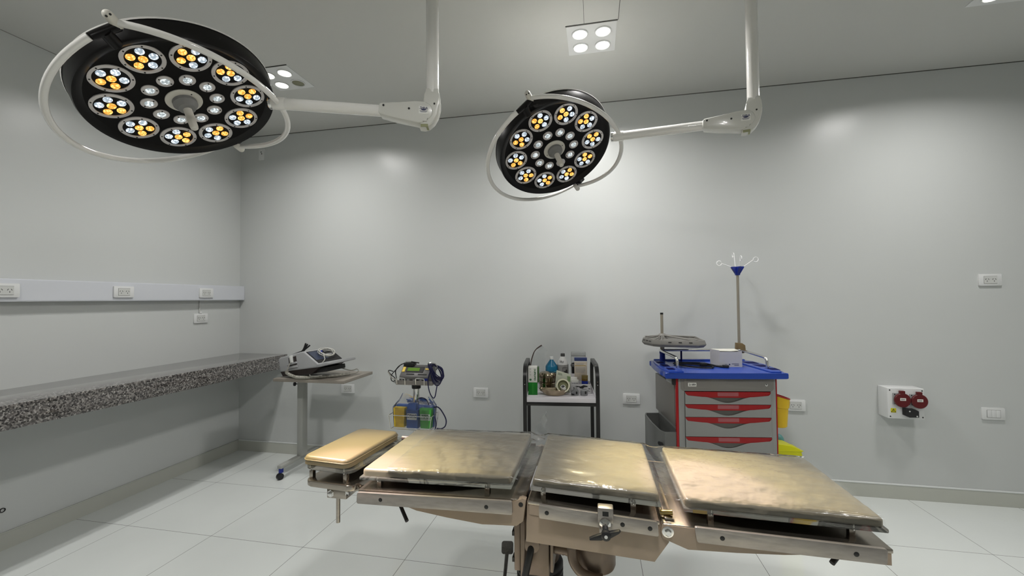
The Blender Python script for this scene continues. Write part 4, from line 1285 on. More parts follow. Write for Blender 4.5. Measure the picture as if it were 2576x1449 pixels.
def bag(u, v):
    a = 2 * PI * u
    w = 0.138 + 0.010 * v - 0.045 * max(0, v - 0.7) / 0.3
    x = 2.036 + w * math.copysign(abs(math.cos(a)) ** 0.55, math.cos(a))
    y = -0.700 + 0.051 * math.copysign(abs(math.sin(a)) ** 0.55, math.sin(a)) * (1 - 0.5 * max(0, v - 0.7) / 0.3)
    z = 0.5235 + 0.195 * v + (0.020 * math.sin(3 * a + 1) * v ** 3)
    k = 0.0018 * math.sin(13 * a + 9 * v) * v
    return (x + k, y + k, z)
BG = thing('clear_plastic_bag', 'open clear plastic bag around the three coloured pedals in the basket', 'plastic bag', (2.03, -0.70, 0.525))
MB().grid(bag, 64, 24).build('bag_film', BAGF, BG, world=True, ang=80, recalc=False)

GROUP_CAM_SCALE[0] = Matrix()

# ------------------------------------------------------------------ black trolley with supplies
TR = xf((2.748, -0.661, 0.0), (0, 0, math.radians(5.5)))
def at(M, x, y, z):
    return M @ Vector((x, y, z))
TL = thing('supply_trolley', 'black-framed trolley with white shelf holding medical supplies', 'trolley', M=TR)
TW, TD = 0.474, 0.40
for sx in (0, 1):
    xa = 0.012 if sx == 0 else TW - 0.012
    side = MB()
    # square tube following an upside-down U in the y-z plane
    path = [(0.0, 0.0575), (0.0, 0.832)]
    for i in range(7):
        a = PI - PI / 2 * i / 6
        path.append((0.085 + 0.085 * math.cos(a), 0.837 + 0.085 * math.sin(a)))
    path += [(TD - 0.085, 0.922)]
    for i in range(1, 7):
        a = PI / 2 - PI / 2 * i / 6
        path.append((TD - 0.085 + 0.085 * math.cos(a), 0.837 + 0.085 * math.sin(a)))
    path += [(TD, 0.0575)]
    N = len(path)
    outer, inner = [], []
    for i, (y, z) in enumerate(path):
        p = Vector(path[max(0, i - 1)]); q = Vector(path[min(N - 1, i + 1)])
        t_ = (q - p).normalized()
        nrm = Vector((-t_.y, t_.x))
        outer.append((y + nrm.x * 0.0115, z + nrm.y * 0.0115))
        inner.append((y - nrm.x * 0.0115, z - nrm.y * 0.0115))
    vs, fs = [], []
    for i in range(N):
        for yy, zz in (outer[i], inner[i]):
            for dx in (-0.0115, 0.0115):
                vs.append((xa + dx, yy, zz))
    for i in range(N - 1):
        a, b = 4 * i, 4 * i + 4
        fs += [(a, a + 1, b + 1, b), (a + 3, a + 2, b + 2, b + 3), (a + 2, a, b, b + 2), (a + 1, a + 3, b + 3, b + 1)]
    fs += [(0, 2, 3, 1), (4 * N - 4, 4 * N - 3, 4 * N - 1, 4 * N - 2)]
    side._add(vs, fs)
    sd_ = side.build('side_frame', BLACKM, TL, ang=30)
    for q in (0.835, 0.815):
        MB().lathe([(0.0030, 0), (0.0030, 0.0015)], frame_from((0, -1, 0), (xa, -0.0115, q)), 10).build('rivet', CHROME if q > 0.82 else DEFG, sd_)
    for y_ in (0.0, TD):
        cw = MB().cyl((xa, y_, 0.040), (xa, y_, 0.062), 0.010, 12).build('caster', DEFG, TL)
        MB().cyl((xa - 0.010, y_, 0.024), (xa + 0.010, y_, 0.024), 0.0235, 18).build('caster_wheel', BLACKP, cw)
for z_ in (0.694, 0.130):
    fr_ = MB()
    for y_ in (0.0, TD):
        fr_ = MB().box((0.024, y_ - 0.010, z_ - 0.011), (TW - 0.024, y_ + 0.010, z_ + 0.011), bev=0.002).build('cross_rail', BLACKM, TL)
sh_ = MB().box((0.024, -0.012, 0.7055), (TW - 0.024, TD + 0.008, 0.7345), bev=0.002).build('shelf', SHELFW, TL)
for lo, hi in (((0.024, TD + 0.002, 0.733), (TW - 0.024, TD + 0.008, 0.752)), ((0.024, -0.010, 0.733), (0.028, TD + 0.008, 0.742)), ((TW - 0.028, -0.010, 0.733), (TW - 0.024, TD + 0.008, 0.752))):
    MB().box(lo, hi, bev=0.0015).build('shelf_lip', SHELFW, sh_)
MB().box((0.024, 0.0, 0.141), (TW - 0.024, TD, 0.153), bev=0.002).build('lower_shelf', SHELFW, TL)
ZS = 0.7347
def on_shelf(name, label, cat, x, y, rz=0.0, group=None, z=ZS, sz=0.92):
    return thing(name, label, cat, M=TR @ xf((x, y, z), (0, 0, rz)) @ Matrix.Diagonal((1, 1, sz, 1)), group=group)

t = on_shelf('glove_carton', 'tall green and white carton at the front left of the trolley shelf', 'box', 0.0590, 0.055, 0.02, sz=0.90)
W_, H_, D_ = 0.0575, 0.197, 0.07
MB().box((-W_ / 2, 0.0, 0.0), (W_ / 2, D_, H_ * 0.45), bev=0.001).build('green_lower_half', GREB, t)
MB().box((-W_ / 2, 0.0, H_ * 0.45), (W_ / 2, D_, H_), bev=0.001).build('white_upper_half', LBLW, t)
MB().text('DUIPROBED', 0.0155, XZ @ xf((0.0135, 0.1435, 0.0003), (0, 0, -PI / 2)), 0.0003, 1.0, 0.0006).build('lettering', GRINK, t)
MB().lathe([(0.0075, 0), (0.0075, 0.0004)], frame_from((0, -1, 0), (-0.0145, -0.0001, 0.108)), 20).build('round_mark', GRINK, t)
for zz, w2 in ((0.142, 0.005), (0.163, 0.0032), (0.184, 0.006)):
    MB().box((-0.016 - w2 / 2, -0.0004, zz - 0.0008), (-0.016 + w2, 0.0, zz + 0.0014)).build('printed_mark', INKK, t)
for xx in (-0.003, 0.004):
    MB().box((xx, -0.0003, 0.008), (xx + 0.0016, 0.0, 0.082)).build('pale_line', GREP, t)
MB().box((W_ / 2, 0.012, 0.085), (W_ / 2 + 0.012, 0.06, 0.194), bev=0.003).build('side_flap', mat('dark_green_card', (0.05, 0.11, 0.035), rough=0.5), t)

# clear bag with a brown-black rolled edge
t = on_shelf('clear_bag', 'clear plastic bag with brown rim standing behind the green carton', 'plastic bag', 0.082, 0.262)
rim = [(-0.052, -0.01, 0.0), (-0.051, 0.0, 0.10), (-0.046, 0.01, 0.185), (-0.030, 0.02, 0.250), (-0.010, 0.03, 0.285), (0.030, 0.04, 0.315)]
MB().tube(rim, lambda q: 0.0035 + 0.003 * max(0, q - 0.75) * 4 * (1 if q < 0.97 else 0.4), 8, smooth=6).build('rolled_rim', TUBEBR, t)
def bagf(u, v):
    r = rim
    k = v * (len(r) - 1); i = min(int(k), len(r) - 2); f = k - i
    x = r[i][0] * (1 - f) + r[i + 1][0] * f
    y = r[i][1] * (1 - f) + r[i + 1][1] * f
    z = r[i][2] * (1 - f) + r[i + 1][2] * f
    wd = 0.105 * (1 - 0.25 * v) - 0.045 * max(0, v - 0.72) / 0.28
    bul = 0.018 * math.sin(PI * u) * math.sin(5 * v + 3 * u)
    return (x + wd * u, y + bul + 0.012 * math.sin(8 * u + 5 * v), z - 0.035 * u * v - 0.02 * max(0, u - 0.8))
MB().grid(bagf, 24, 36).build('bag_film', BAGM, t, ang=80, recalc=False)

t = on_shelf('antiseptic_bottle', 'blue antiseptic bottle with white cap at the back of the trolley shelf', 'bottle', 0.178, 0.300)
MB().lathe([(0.040, 0.0), (0.0425, 0.004), (0.0425, 0.155), (0.040, 0.163), (0.014, 0.203), (0.013, 0.210)], None, 36).build('bottle_body', BLUEB, t)
MB().lathe([(0.0432, 0.05), (0.0432, 0.125)], None, 36, False).build('dark_label', BLUEL, t)
MB().lathe([(0.0434, 0.121), (0.0434, 0.126)], None, 36, False).build('label_line', TEAL, t)
MB().lathe([(0.0135, 0.209), (0.0135, 0.2285), (0.0125, 0.230)], None, 24).build('cap', WPLAS, t)

t = on_shelf('white_bottle', 'white plastic bottle with dark grey cap at the back of the trolley shelf', 'bottle', 0.256, 0.305)
MB().lathe([(0.036, 0.0), (0.0385, 0.004), (0.0385, 0.160), (0.034, 0.190), (0.020, 0.218), (0.016, 0.232)], None, 36).build('bottle_body', WHITEB, t)
MB().lathe([(0.0389, 0.03), (0.0389, 0.172)], None, 36, False).build('grey_label', GREYL, t)
MB().lathe([(0.0145, 0.230), (0.0155, 0.232), (0.0145, 0.252), (0.0125, 0.254)], None, 24).build('cap', CAPG, t)
bx = MB()
MB().text('58.0', 0.021, xf((0.0, 0.0, 0.0)) @ frame_from((-0.05, -1, 0.35), (-0.010, -0.0335, 0.196), (1, -0.05, 0)) @ xf((0, 0, 0), (0, 0, -0.25)), 0.0006, 0.9).build('lettering', INKK, t)
fb = xf((0.016, -0.0405, 0.108))
for lo, hi in (((-0.018, 0, -0.05), (-0.0165, 0.002, 0.046)), ((-0.018, 0, 0.0445), (0.016, 0.002, 0.046)), ((0.004, 0.002, -0.05), (0.012, 0.006, 0.030)), ((-0.010, 0.0, -0.004), (0.010, 0.003, 0.018)), ((-0.008, 0.0, -0.05), (-0.003, 0.003, 0.010))):
    MB(fb).box(lo, hi).build('label_mark', INKK, t)

t = on_shelf('clear_container', 'milky clear square container behind the blue and white carton', 'container', 0.368, 0.388, sz=0.90)
MB().box((-0.052, -0.015, 0.0), (0.052, 0.013, 0.235), bev=0.008, seg=3).build('container_body', BAGF, t)
MB().box((-0.052, -0.015, 0.225), (0.052, 0.013, 0.262), bev=0.008, seg=3).build('container_lid', film_mat('milky_lid', body=0.45, body_col=(0.62, 0.64, 0.63)), t)

t = on_shelf('black_tub', 'black open-rimmed tub behind the blue and white carton', 'tub', 0.366, 0.310)
MB().lathe([(0.045, 0.0), (0.050, 0.130), (0.050, 0.165)], xf((0, 0, 0)), 32).build('tub_body', BLACKP, t)
MB().lathe([(0.050, 0.155), (0.056, 0.158), (0.0565, 0.168), (0.050, 0.178)], None, 32, False).build('tub_rim', CAPG, t)
t = on_shelf('blue_white_carton', 'tall beige carton with a dark blue top band on the trolley', 'box', 0.374, 0.215, -0.02)
MB().box((-0.042, 0, 0.060), (0.042, 0.035, 0.205), bev=0.001).build('carton_body', BEIGE, t)
MB().box((-0.042, 0, 0.205), (0.042, 0.035, 0.211), bev=0.0005).build('white_band', LBLW, t)
MB().box((-0.042, 0, 0.211), (0.042, 0.035, 0.234), bev=0.001).build('blue_band', DBLUE, t)
for zz, a, b, mm in ((0.188, -0.03, 0.02, GREYL), (0.176, -0.038, 0.034, BRASS), (0.160, -0.034, 0.03, GREYL), (0.150, -0.034, 0.03, GREYL), (0.140, -0.034, 0.03, GREYL), (0.130, -0.034, 0.024, GREYL)):
    MB().box((a, -0.0006, zz), (b, 0, zz + 0.0045)).build('printed_line', mm, t)
MB().box((-0.042, 0, 0), (0.042, 0.035, 0.060), bev=0.001).build('carton_foot', BEIGE, t)

t = on_shelf('steel_drum', 'round tinted steel dressing drum behind the kidney dish', 'metal canister', 0.152, 0.192)
MB().lathe([(0.050, 0.0), (0.054, 0.003), (0.054, 0.050), (0.0565, 0.052), (0.0565, 0.058), (0.054, 0.060), (0.054, 0.095), (0.0575, 0.097), (0.0575, 0.118), (0.054, 0.124)], None, 40, True).build('drum_body', TIN, t)
MB().lathe([(0.054, 0.124), (0.050, 0.132), (0.02, 0.139), (0.001, 0.140)], None, 36, False).build('drum_lid', TIN, t)
MB().box((-0.052, -0.037, 0.012), (-0.049, -0.034, 0.128)).build('clasp_bar', TUBEBR, t)
MB().lathe([(0.0585, 0.104), (0.0585, 0.108)], None, 36, False).build('dark_band', TUBEBR, t)
MB().lathe([(0.0572, 0.066), (0.0572, 0.069)], None, 36, False).build('dark_band', TUBEBR, t)

t = on_shelf('kidney_dish', 'tinted steel kidney dish at the front of the trolley shelf', 'kidney dish', 0.200, 0.062, 0.10, sz=1.0)
def dish(u, v, off=0.0):
    a = 2 * PI * u
    s_ = 0.55 + 0.45 * min(1, v * 1.25) if v < 0.8 else 1.0 + 0.05 * (v - 0.8) / 0.2
    x = 0.094 * math.cos(a) * s_
    y = 0.042 * math.sin(a) * s_
    y += 0.024 * (x / 0.094) ** 2 - 0.01
    z = 0.002 + 0.036 * min(1, v * 1.25) ** 1.5 + 0.001 * (v > 0.9)
    return (x, y, z)
def closed_dish():
    mb = MB()
    nu, nv = 56, 12
    vs = [dish(i / nu, j / nv) for j in range(nv + 1) for i in range(nu)]
    fs = [(j * nu + i, j * nu + (i + 1) % nu, (j + 1) * nu + (i + 1) % nu, (j + 1) * nu + i) for j in range(nv) for i in range(nu)]
    fs.append(tuple(range(nu - 1, -1, -1)))
    mb._add(vs, fs)
    return mb
MB_ = closed_dish()
ko = MB_.build('dish_bowl', TIN, t, ang=70)
sm = ko.modifiers.new('wall', 'SOLIDIFY'); sm.thickness = 0.0012
rimp = [Vector(dish(i / 56, 1.0)) for i in range(56)]
MB().tube(rimp, 0.0018, 8, closed=True).build('rolled_edge', TIN, t)

t = on_shelf('paper_packet', 'pale green printed paper packet leaning behind the big tape roll', 'packet', 0.260, 0.122, sz=1.0)
MB(XZ).prism([(-0.060, 0.046), (0.040, 0.066), (0.044, 0.119), (-0.048, 0.147)], -0.010, -0.004, bev=0.001).build('packet_sleeve', PAPER, t)
MB(XZ).prism([(-0.060, 0.0), (0.036, 0.0), (0.040, 0.067), (-0.060, 0.047)], -0.0095, -0.0045).build('packet_lower_half', PAPER, t)
MB(XZ).prism([(0.022, 0.075), (0.040, 0.072), (0.042, 0.105), (0.020, 0.110)], -0.004, -0.0034).build('green_print', mat('pale_green_print', (0.20, 0.30, 0.14), rough=0.5), t)
MB(XZ).prism([(-0.040, 0.118), (-0.012, 0.112), (-0.013, 0.126), (-0.039, 0.133)], -0.004, -0.0034).build('pale_print', mat('faint_print', (0.36, 0.40, 0.31), rough=0.5), t)

t = on_shelf('wide_tape_roll', 'large cream adhesive tape roll standing in the kidney dish', 'tape roll', 0.250, 0.066, sz=1.0)
RF = frame_from((0.05, -1, 0.18), (0.0, 0.0, 0.0600))
MB(RF).lathe([(0.0335, 0.0), (0.0425, 0.0), (0.0425, 0.022), (0.0335, 0.022), (0.0335, 0.0)], None, 44, False).build('tape', TAPEM, t)
MB(RF).lathe([(0.0335, 0.0215), (0.0335, 0.001), (0.0322, 0.001), (0.0322, 0.0215)], None, 44, False).build('tape_core', TAPEI, t)
MB(RF).lathe([(0.0330, 0.0008), (0.0330, 0.002), (0.001, 0.002)], None, 40, False).build('core_backing', TAPEI, t)
t = on_shelf('small_tape_roll', 'small white tape roll lying inside the large cream tape roll', 'tape roll', 0.254, 0.056, sz=1.0)
RS = frame_from((-0.25, -0.55, 1), (0.002, -0.006, 0.036))
MB(RS).lathe([(0.0125, 0.0), (0.0155, 0.0), (0.0155, 0.028), (0.0125, 0.028), (0.0125, 0.0)], None, 32, False).build('tape', LBLW, t)
MB(RS).lathe([(0.0124, 0.0275), (0.0124, 0.0005), (0.0005, 0.0005)], None, 28, False).build('tape_core', GREYL, t)

for k, (x_, y_, z0_, w2, h2, lab) in enumerate(((0.330, 0.215, 0.080, 0.052, 0.060, 'greyish packet at the back of the small white packets on the trolley'),
                                          (0.326, 0.190, 0.050, 0.048, 0.078, 'white packet between two others in the white open box'),
                                          (0.334, 0.172, 0.030, 0.048, 0.087, 'front white packet with barcode print in the white open box'))):
    t = on_shelf('dressing_packet', lab, 'packet', x_, y_, 0.0, 'small white packets on the trolley', z=ZS + 0.0)
    MB(xf((0, 0, 0), (math.radians(-6), 0, 0))).box((-w2 / 2, 0, 0.004), (w2 / 2, 0.010, z0_ + h2 * 0.62), bev=0.003, seg=3).build('packet_body', CARTON if k == 0 else LBLW, t)
    if k == 2:
        for q in range(7):
            MB(xf((0, 0, 0), (math.radians(-6), 0, 0))).box((-0.019 + q * 0.0058, -0.0005, 0.040), (-0.0165 + q * 0.0058, 0.0, 0.062)).build('barcode_bar', INK, t)
t = on_shelf('amber_vial', 'amber medicine bottle with dark blue label at the right of the trolley', 'bottle', 0.397, 0.175)
MB().lathe([(0.019, 0.0), (0.020, 0.003), (0.020, 0.085), (0.021, 0.090), (0.021, 0.114)], None, 28).build('vial_body', AMBB, t)
MB().lathe([(0.0205, 0.040), (0.0205, 0.078)], None, 28, False).build('label', NAVY, t)
MB().lathe([(0.0214, 0.093), (0.0214, 0.1145), (0.020, 0.116)], None, 28).build('cap', mat('olive_cap', (0.15, 0.11, 0.03), rough=0.4), t)

t = on_shelf('open_carton', 'low white open carton with black print at the front right of the trolley', 'box', 0.366, 0.105, -0.02, sz=0.85)
MB().box((-0.064, 0.0, 0.0), (0.064, 0.0015, 0.074)).build('front_panel', CARTON, t, smooth=False)
MB().box((-0.064, 0.11, 0.0), (0.064, 0.1115, 0.074)).build('back_panel', CARTON, t, smooth=False)
MB().box((-0.064, 0.0, 0.0), (-0.0625, 0.11, 0.074)).build('side_panel', CARTON, t, smooth=False)
MB().box((0.0625, 0.0, 0.0), (0.064, 0.11, 0.074)).build('side_panel', CARTON, t, smooth=False)
MB().prism([(-0.048, 0.046), (-0.03, 0.060), (0.0, 0.056), (0.018, 0.066), (0.044, 0.060), (0.043, 0.054), (0.022, 0.051), (0.014, 0.040), (-0.004, 0.042), (-0.012, 0.052), (-0.028, 0.050), (-0.030, 0.036), (-0.044, 0.034)], 0.0, 0.0008, XZ).build('black_print', INKK, t)
MB().prism([(0.020, 0.022), (0.040, 0.026), (0.058, 0.022), (0.058, 0.019), (0.038, 0.022)], 0.0, 0.0008, XZ).build('black_print', INKK, t)
MB().box((0.048, -0.0008, 0.036), (0.060, 0.0, 0.042)).build('black_print', INKK, t, smooth=False)
for k, (x_, y_) in enumerate(((0.326, 0.050), (0.384, 0.052))):
    t = on_shelf('grey_clamp', ('left', 'right')[k] + ' of two grey plastic clamps at the front of the trolley shelf', 'clamp', x_, y_, 0.0, 'grey plastic clamps on the trolley')
    if k == 0:
        MB(XZ).prism([(-0.024, 0.0), (0.022, 0.0), (0.024, 0.010), (0.022, 0.032), (0.012, 0.040), (0.012, 0.058), (-0.004, 0.058), (-0.004, 0.036), (-0.024, 0.028)], -0.028, 0.0, bev=0.003).build('clamp_body', GREYS, t)
        MB(XZ).prism([(-0.022, 0.004), (-0.004, 0.003), (-0.004, 0.012), (-0.022, 0.016)], 0.0, 0.0008).build('dark_recess', DARK, t)
        MB(XZ).prism(rrect(0.010, 0.018, 0.004, 4, 0.010, 0.020), 0.0, 0.0008).build('dark_recess', DARK, t)
    else:
        MB().lathe([(0.021, 0.0), (0.023, 0.006), (0.022, 0.034), (0.016, 0.038)], xf((0, 0.014, 0)), 24).build('clamp_body', GREYS, t)
        MB(XZ).prism(rrect(0.010, 0.018, 0.004, 4, 0.008, 0.024), 0.0055, 0.0105).build('dark_recess', DARK, t)

# ------------------------------------------------------------------ emergency cart
CF_ = xf((3.601, -0.721, 0.0), (0, 0, math.radians(7.5)))
CT = thing('emergency_cart', 'grey emergency cart with blue top and red-topped drawers', 'medical cart', M=CF_)
BX0, BX1, BY0, BY1 = 0.070, 0.600, 0.030, 0.450
MB().box((BX0, BY0, 0.115), (BX1, BY1, 0.885), bev=0.004).build('cabinet_body', CARTG, CT)
for xa, xb in ((0.052, 0.0655), (0.6065, 0.613)):
    MB().box((xa, 0.012, 0.115), (xb, 0.030, 0.886), bev=0.002).build('red_edge_strip', CARTR, CT)
for xa, xb in ((0.0655, 0.100), (0.578, 0.6065)):
    MB().box((xa, 0.012, 0.115), (xb, 0.032, 0.886), bev=0.003).build('corner_column', CARTG, CT)
MB().box((0.094, 0.022, 0.115), (0.584, 0.030, 0.886)).build('drawer_recess', DARK, CT, smooth=False)
MB(XZ).prism([(0.079, 0.886), (0.079, 0.826), (0.085, 0.816), (0.094, 0.812), (0.580, 0.812), (0.590, 0.818), (0.595, 0.828), (0.595, 0.886)], -0.030, -0.010, bev=0.002).build('header_panel', CARTP, CT)
hd = MB(XZ).prism(rrect(0.475, 0.053, 0.006, 4, 0.3345, 0.852), -0.012, -0.0085, bev=0.0012).build('header_inset', CARTP, CT)
MB(XZ).prism(rrect(0.047, 0.0215, 0.002, 3, 0.1425, 0.8495), -0.0086, -0.0078).build('maker_plate', LBLW, hd)
MB(XZ).text('LEEX', 0.0125, xf((0.1500, 0.8492, -0.0076)), 0.0002, 0.9, 0.0005).build('plate_lettering', INKK, hd)
MB(XZ).prism([(0.1255, 0.8440), (0.1330, 0.8440), (0.1300, 0.8500), (0.1285, 0.8500)], -0.0078, -0.0072).build('plate_emblem', INKK, hd)
MB(XZ).prism([(0.1250, 0.8535), (0.1270, 0.8560), (0.1325, 0.8520), (0.1310, 0.8500)], -0.0078, -0.0072).build('plate_emblem', INKK, hd)
MB().lathe([(0.0075, 0.0), (0.0075, 0.003), (0.005, 0.0035)], frame_from((0, -1, 0), (0.553, 0.009, 0.850)), 20).build('lock_barrel', CHROME, hd)
MB().box((0.5515, 0.0050, 0.847), (0.5545, 0.0056, 0.855)).build('key_slot', DARK, hd)
DR = [(0.8085, 0.7380), (0.7360, 0.6650), (0.6630, 0.5540), (0.5515, 0.4150), (0.4125, 0.1300)]
for di, (zt, zb) in enumerate(DR):
    dl = thing if False else None
    xa, xb = 0.1015, 0.5765
    if di >= 3:
        xb = 0.5785
    W2 = xb - xa
    rect = [(xa, zb), (xb, zb), (xb, zt)] + [(xb - 0.004 * k, zt) for k in range(1, 2)]
    # front with a scooped upper edge: the red band fills the scoop
    cur = []
    N = 160
    for i in range(N + 1):
        u = i / N
        e = abs(2 * u - 1)
        if e > 0.93:
            dz = 0.021 * math.sqrt(max(0, 1 - ((e - 0.93) / 0.07) ** 2))
        elif e > 0.55:
            dz = 0.021 + 0.009 * (0.93 - e) / 0.38
        else:
            dz = 0.030 + 0.033 * (0.5 + 0.5 * math.cos(PI * e / 0.55)) ** 0.9
        cur.append((xa + W2 * u, zt - dz))
    cur[0] = (xa, zt - 0.001); cur[-1] = (xb, zt - 0.001)
    df = MB(XZ)
    df.prism([(xa, zb), (xb, zb)] + cur[::-1], -0.022, -0.006, bev=0.0018)
    drw = df.build('drawer', CARTG, CT)
    # red band behind the lip
    MB(XZ).prism([(xa + 0.001, zt - 0.033), (xb - 0.001, zt - 0.033), (xb - 0.001, zt - 0.0005), (xa + 0.001, zt - 0.0005)], -0.022, -0.010).build('red_band', CARTR, drw, smooth=False)
    MB(XZ).prism([(xa + W2 * 0.18, zt - 0.064), (xb - W2 * 0.18, zt - 0.064), (xb - W2 * 0.18, zt - 0.0325), (xa + W2 * 0.18, zt - 0.0325)], -0.022, -0.014).build('finger_grip', DRK, drw, smooth=False)
    MB(XZ).prism(rrect(W2 * 0.245, 0.021, 0.002, 2, xa + W2 * 0.505, zt - 0.014), -0.0102, -0.0094).build('label_window', WINDM, drw)
    # rolled bright lip along the scoop
    lipp = [(x, 0.0065, z) for x, z in cur[34:-34]]
    MB().tube(lipp, 0.0016, 6).build('drawer_lip', CARTG, drw)
MB().box((BX0 + 0.01, BY0 + 0.01, 0.085), (BX1 - 0.01, BY1 - 0.01, 0.115)).build('plinth', DARK, CT)
for cx in (0.11, 0.56):
    for cy in (0.075, 0.40):
        cs = MB().cyl((cx, cy, 0.050), (cx, cy, 0.088), 0.012, 12).build('caster', DEFG, CT)
        MB().cyl((cx - 0.012, cy, 0.040), (cx + 0.012, cy, 0.040), 0.039, 20).build('caster_wheel', BLACKP, cs)
# blue top: rounded outline wider toward the middle of the sides
def top_outline(e=0.0):
    pts = []
    ctrl = [(0.012, -0.008), (0.33, -0.012), (0.640, -0.008), (0.656, 0.008), (0.686, 0.14), (0.698, 0.30), (0.690, 0.43), (0.655, 0.472), (0.33, 0.476), (0.050, 0.472), (0.024, 0.44), (0.006, 0.30), (-0.004, 0.14), (0.0, 0.006)]
    P = [Vector((x, y, 0)) for x, y in ctrl]
    c = Vector((0.338, 0.225, 0))
    for p in spline(P, 6, True):
        d = p - c
        pts.append((p.x - math.copysign(e, d.x) if abs(d.x) > 0.25 else p.x, p.y - math.copysign(e, d.y) if abs(d.y) > 0.15 else p.y))
    return pts
tp = MB().prism(top_outline(), 0.886, 0.918, bev=0.006, seg=3).build('blue_top', CARTB, CT)
# raised side wings and rear rim around a sunken middle
def wing_(x0, x1, sgn_):
    pts = [(x0, 0.012), (x1, 0.012), (x1, 0.455), (x0, 0.455)]
    return pts
for nm, pts in (('side_wing', [(0.014, 0.012), (0.098, 0.012), (0.118, 0.452), (0.052, 0.452), (0.032, 0.41), (0.017, 0.30), (0.008, 0.14)]),
                ('side_wing', [(0.582, 0.012), (0.640, 0.012), (0.674, 0.14), (0.684, 0.30), (0.676, 0.41), (0.640, 0.452), (0.560, 0.452)])):
    MB().prism(pts, 0.916, 0.9255, bev=0.004, seg=2).build(nm, CARTB, tp)
MB().box((0.05, 0.452, 0.905), (0.65, 0.472, 0.930), bev=0.004).build('rear_rim', CARTB, tp)
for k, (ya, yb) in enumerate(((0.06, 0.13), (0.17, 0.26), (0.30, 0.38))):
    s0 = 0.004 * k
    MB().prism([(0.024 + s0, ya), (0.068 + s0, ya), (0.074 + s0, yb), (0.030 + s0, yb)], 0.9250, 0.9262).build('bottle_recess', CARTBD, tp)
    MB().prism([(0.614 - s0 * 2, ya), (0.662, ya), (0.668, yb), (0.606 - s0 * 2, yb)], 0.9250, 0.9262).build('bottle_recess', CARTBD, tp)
# chrome push rail
rp = [(0.095, 0.115, 0.915), (0.095, 0.115, 0.960), (0.094, 0.125, 0.982), (0.090, 0.16, 0.990), (0.083, 0.36, 0.994), (0.085, 0.415, 0.995), (0.110, 0.432, 0.995), (0.35, 0.437, 0.995), (0.585, 0.432, 0.995), (0.612, 0.415, 0.995), (0.616, 0.36, 0.994), (0.612, 0.16, 0.990), (0.614, 0.125, 0.982), (0.616, 0.115, 0.960), (0.616, 0.115, 0.915)]
MB().tube(rp, 0.0085, 14, smooth=4).build('push_rail', CHROME, CT)
for q in (0.225, 0.46):
    MB().tube([(q, 0.436, 0.915), (q, 0.436, 0.990)], 0.006, 10).build('rail_post', CARTBD, CT)
# left side panel detail and open side bin
MB().box((0.052, 0.05, 0.60), (BX0, 0.44, 0.84), bev=0.002).build('side_panel', CARTP, CT)
MB().box((0.040, 0.035, 0.842), (0.069, 0.16, 0.885), bev=0.003).build('side_handle_block', CARTG, CT)
MB().box((0.035, 0.012, 0.846), (0.052, 0.034, 0.885)).build('latch', DARK, CT)
sbn = MB()
out = [(0.0685, 0.02), (-0.012, 0.02), (-0.032, 0.06), (-0.040, 0.22), (-0.034, 0.39), (-0.018, 0.435), (0.0685, 0.435)]
inn = [(0.0650, 0.028), (-0.008, 0.028), (-0.026, 0.066), (-0.032, 0.22), (-0.026, 0.384), (-0.012, 0.427), (0.0650, 0.427)]
nn = len(out)
vs = [(x, y, 0.36) for x, y in out] + [(x, y, 0.572) for x, y in out] + [(x, y, 0.572) for x, y in inn] + [(x, y, 0.46) for x, y in inn]
fs = [tuple(range(nn - 1, -1, -1))]
for r_ in range(3):
    for i in range(nn):
        j = (i + 1) % nn
        fs.append((r_ * nn + i, r_ * nn + j, (r_ + 1) * nn + j, (r_ + 1) * nn + i))
fs.append(tuple(range(3 * nn, 4 * nn)))
sbn._add(vs, fs)
sb2 = sbn.build('side_bin', SIDEB, CT, ang=30)
MB(Matrix.Translation((-0.0235, 0.043, 0.50)) @ Matrix.Rotation(math.radians(-58), 4, 'Z') @ XZ).prism(rrect(0.040, 0.022, 0.010, 4), 0.010, 0.013).build('bin_slot', DARK, sb2)

def cthing(name, label, cat, x, y, z, rz=0.0, group=None):
    return thing(name, label, cat, M=CF_ @ xf((x, y, z), (0, 0, rz)), group=group)
# iv pole at the back right corner
t = cthing('iv_pole', 'tall thin steel drip pole with blue head and four wire hooks at the cart', 'iv pole', 0.614, 0.455, 0.886)
MB().lathe([(0.0085, 0.033), (0.0085, 0.615)], None, 20).build('pole', POLEM, t)
MB().lathe([(0.013, 0.036), (0.015, 0.050), (0.013, 0.057), (0.013, 0.105)], None, 20).build('pole_sleeve', NAVY, t)
MB(XZ).prism([(-0.013, 0.612), (0.013, 0.612), (0.014, 0.628), (0.041, 0.664), (0.041, 0.672), (-0.041, 0.670), (-0.041, 0.662), (-0.014, 0.628)], -0.010, 0.010, bev=0.003).build('pole_head', NAVY, t)
MB(xf((0, 0, 0), (0, 0, PI / 2)) @ XZ).prism([(-0.013, 0.612), (0.013, 0.612), (0.014, 0.628), (0.041, 0.664), (0.041, 0.672), (-0.041, 0.670), (-0.041, 0.662), (-0.014, 0.628)], -0.010, 0.010, bev=0.003).build('pole_head', NAVY, t)
HOOKM = mat('bright_wire', (0.88, 0.88, 0.88), rough=0.2, spec=0.8)
def hook(a, L, up, flip=1):
    ca, sa = math.cos(a), math.sin(a)
    pts = [Vector((ca * 0.036, sa * 0.036, 0.668)), Vector((ca * L, sa * L, 0.668 + up))]
    r_ = 0.016
    c0 = Vector((ca * (L + r_), sa * (L + r_), 0.668 + up + 0.002))
    for i in range(12):
        q = PI - flip * 2 * PI * i / 12.5
        pts.append(c0 + Vector((ca * r_ * math.cos(q), sa * r_ * math.cos(q), r_ * math.sin(q))))
    MB().tube(pts, 0.0028, 7, smooth=3).build('wire_hook', HOOKM, t)
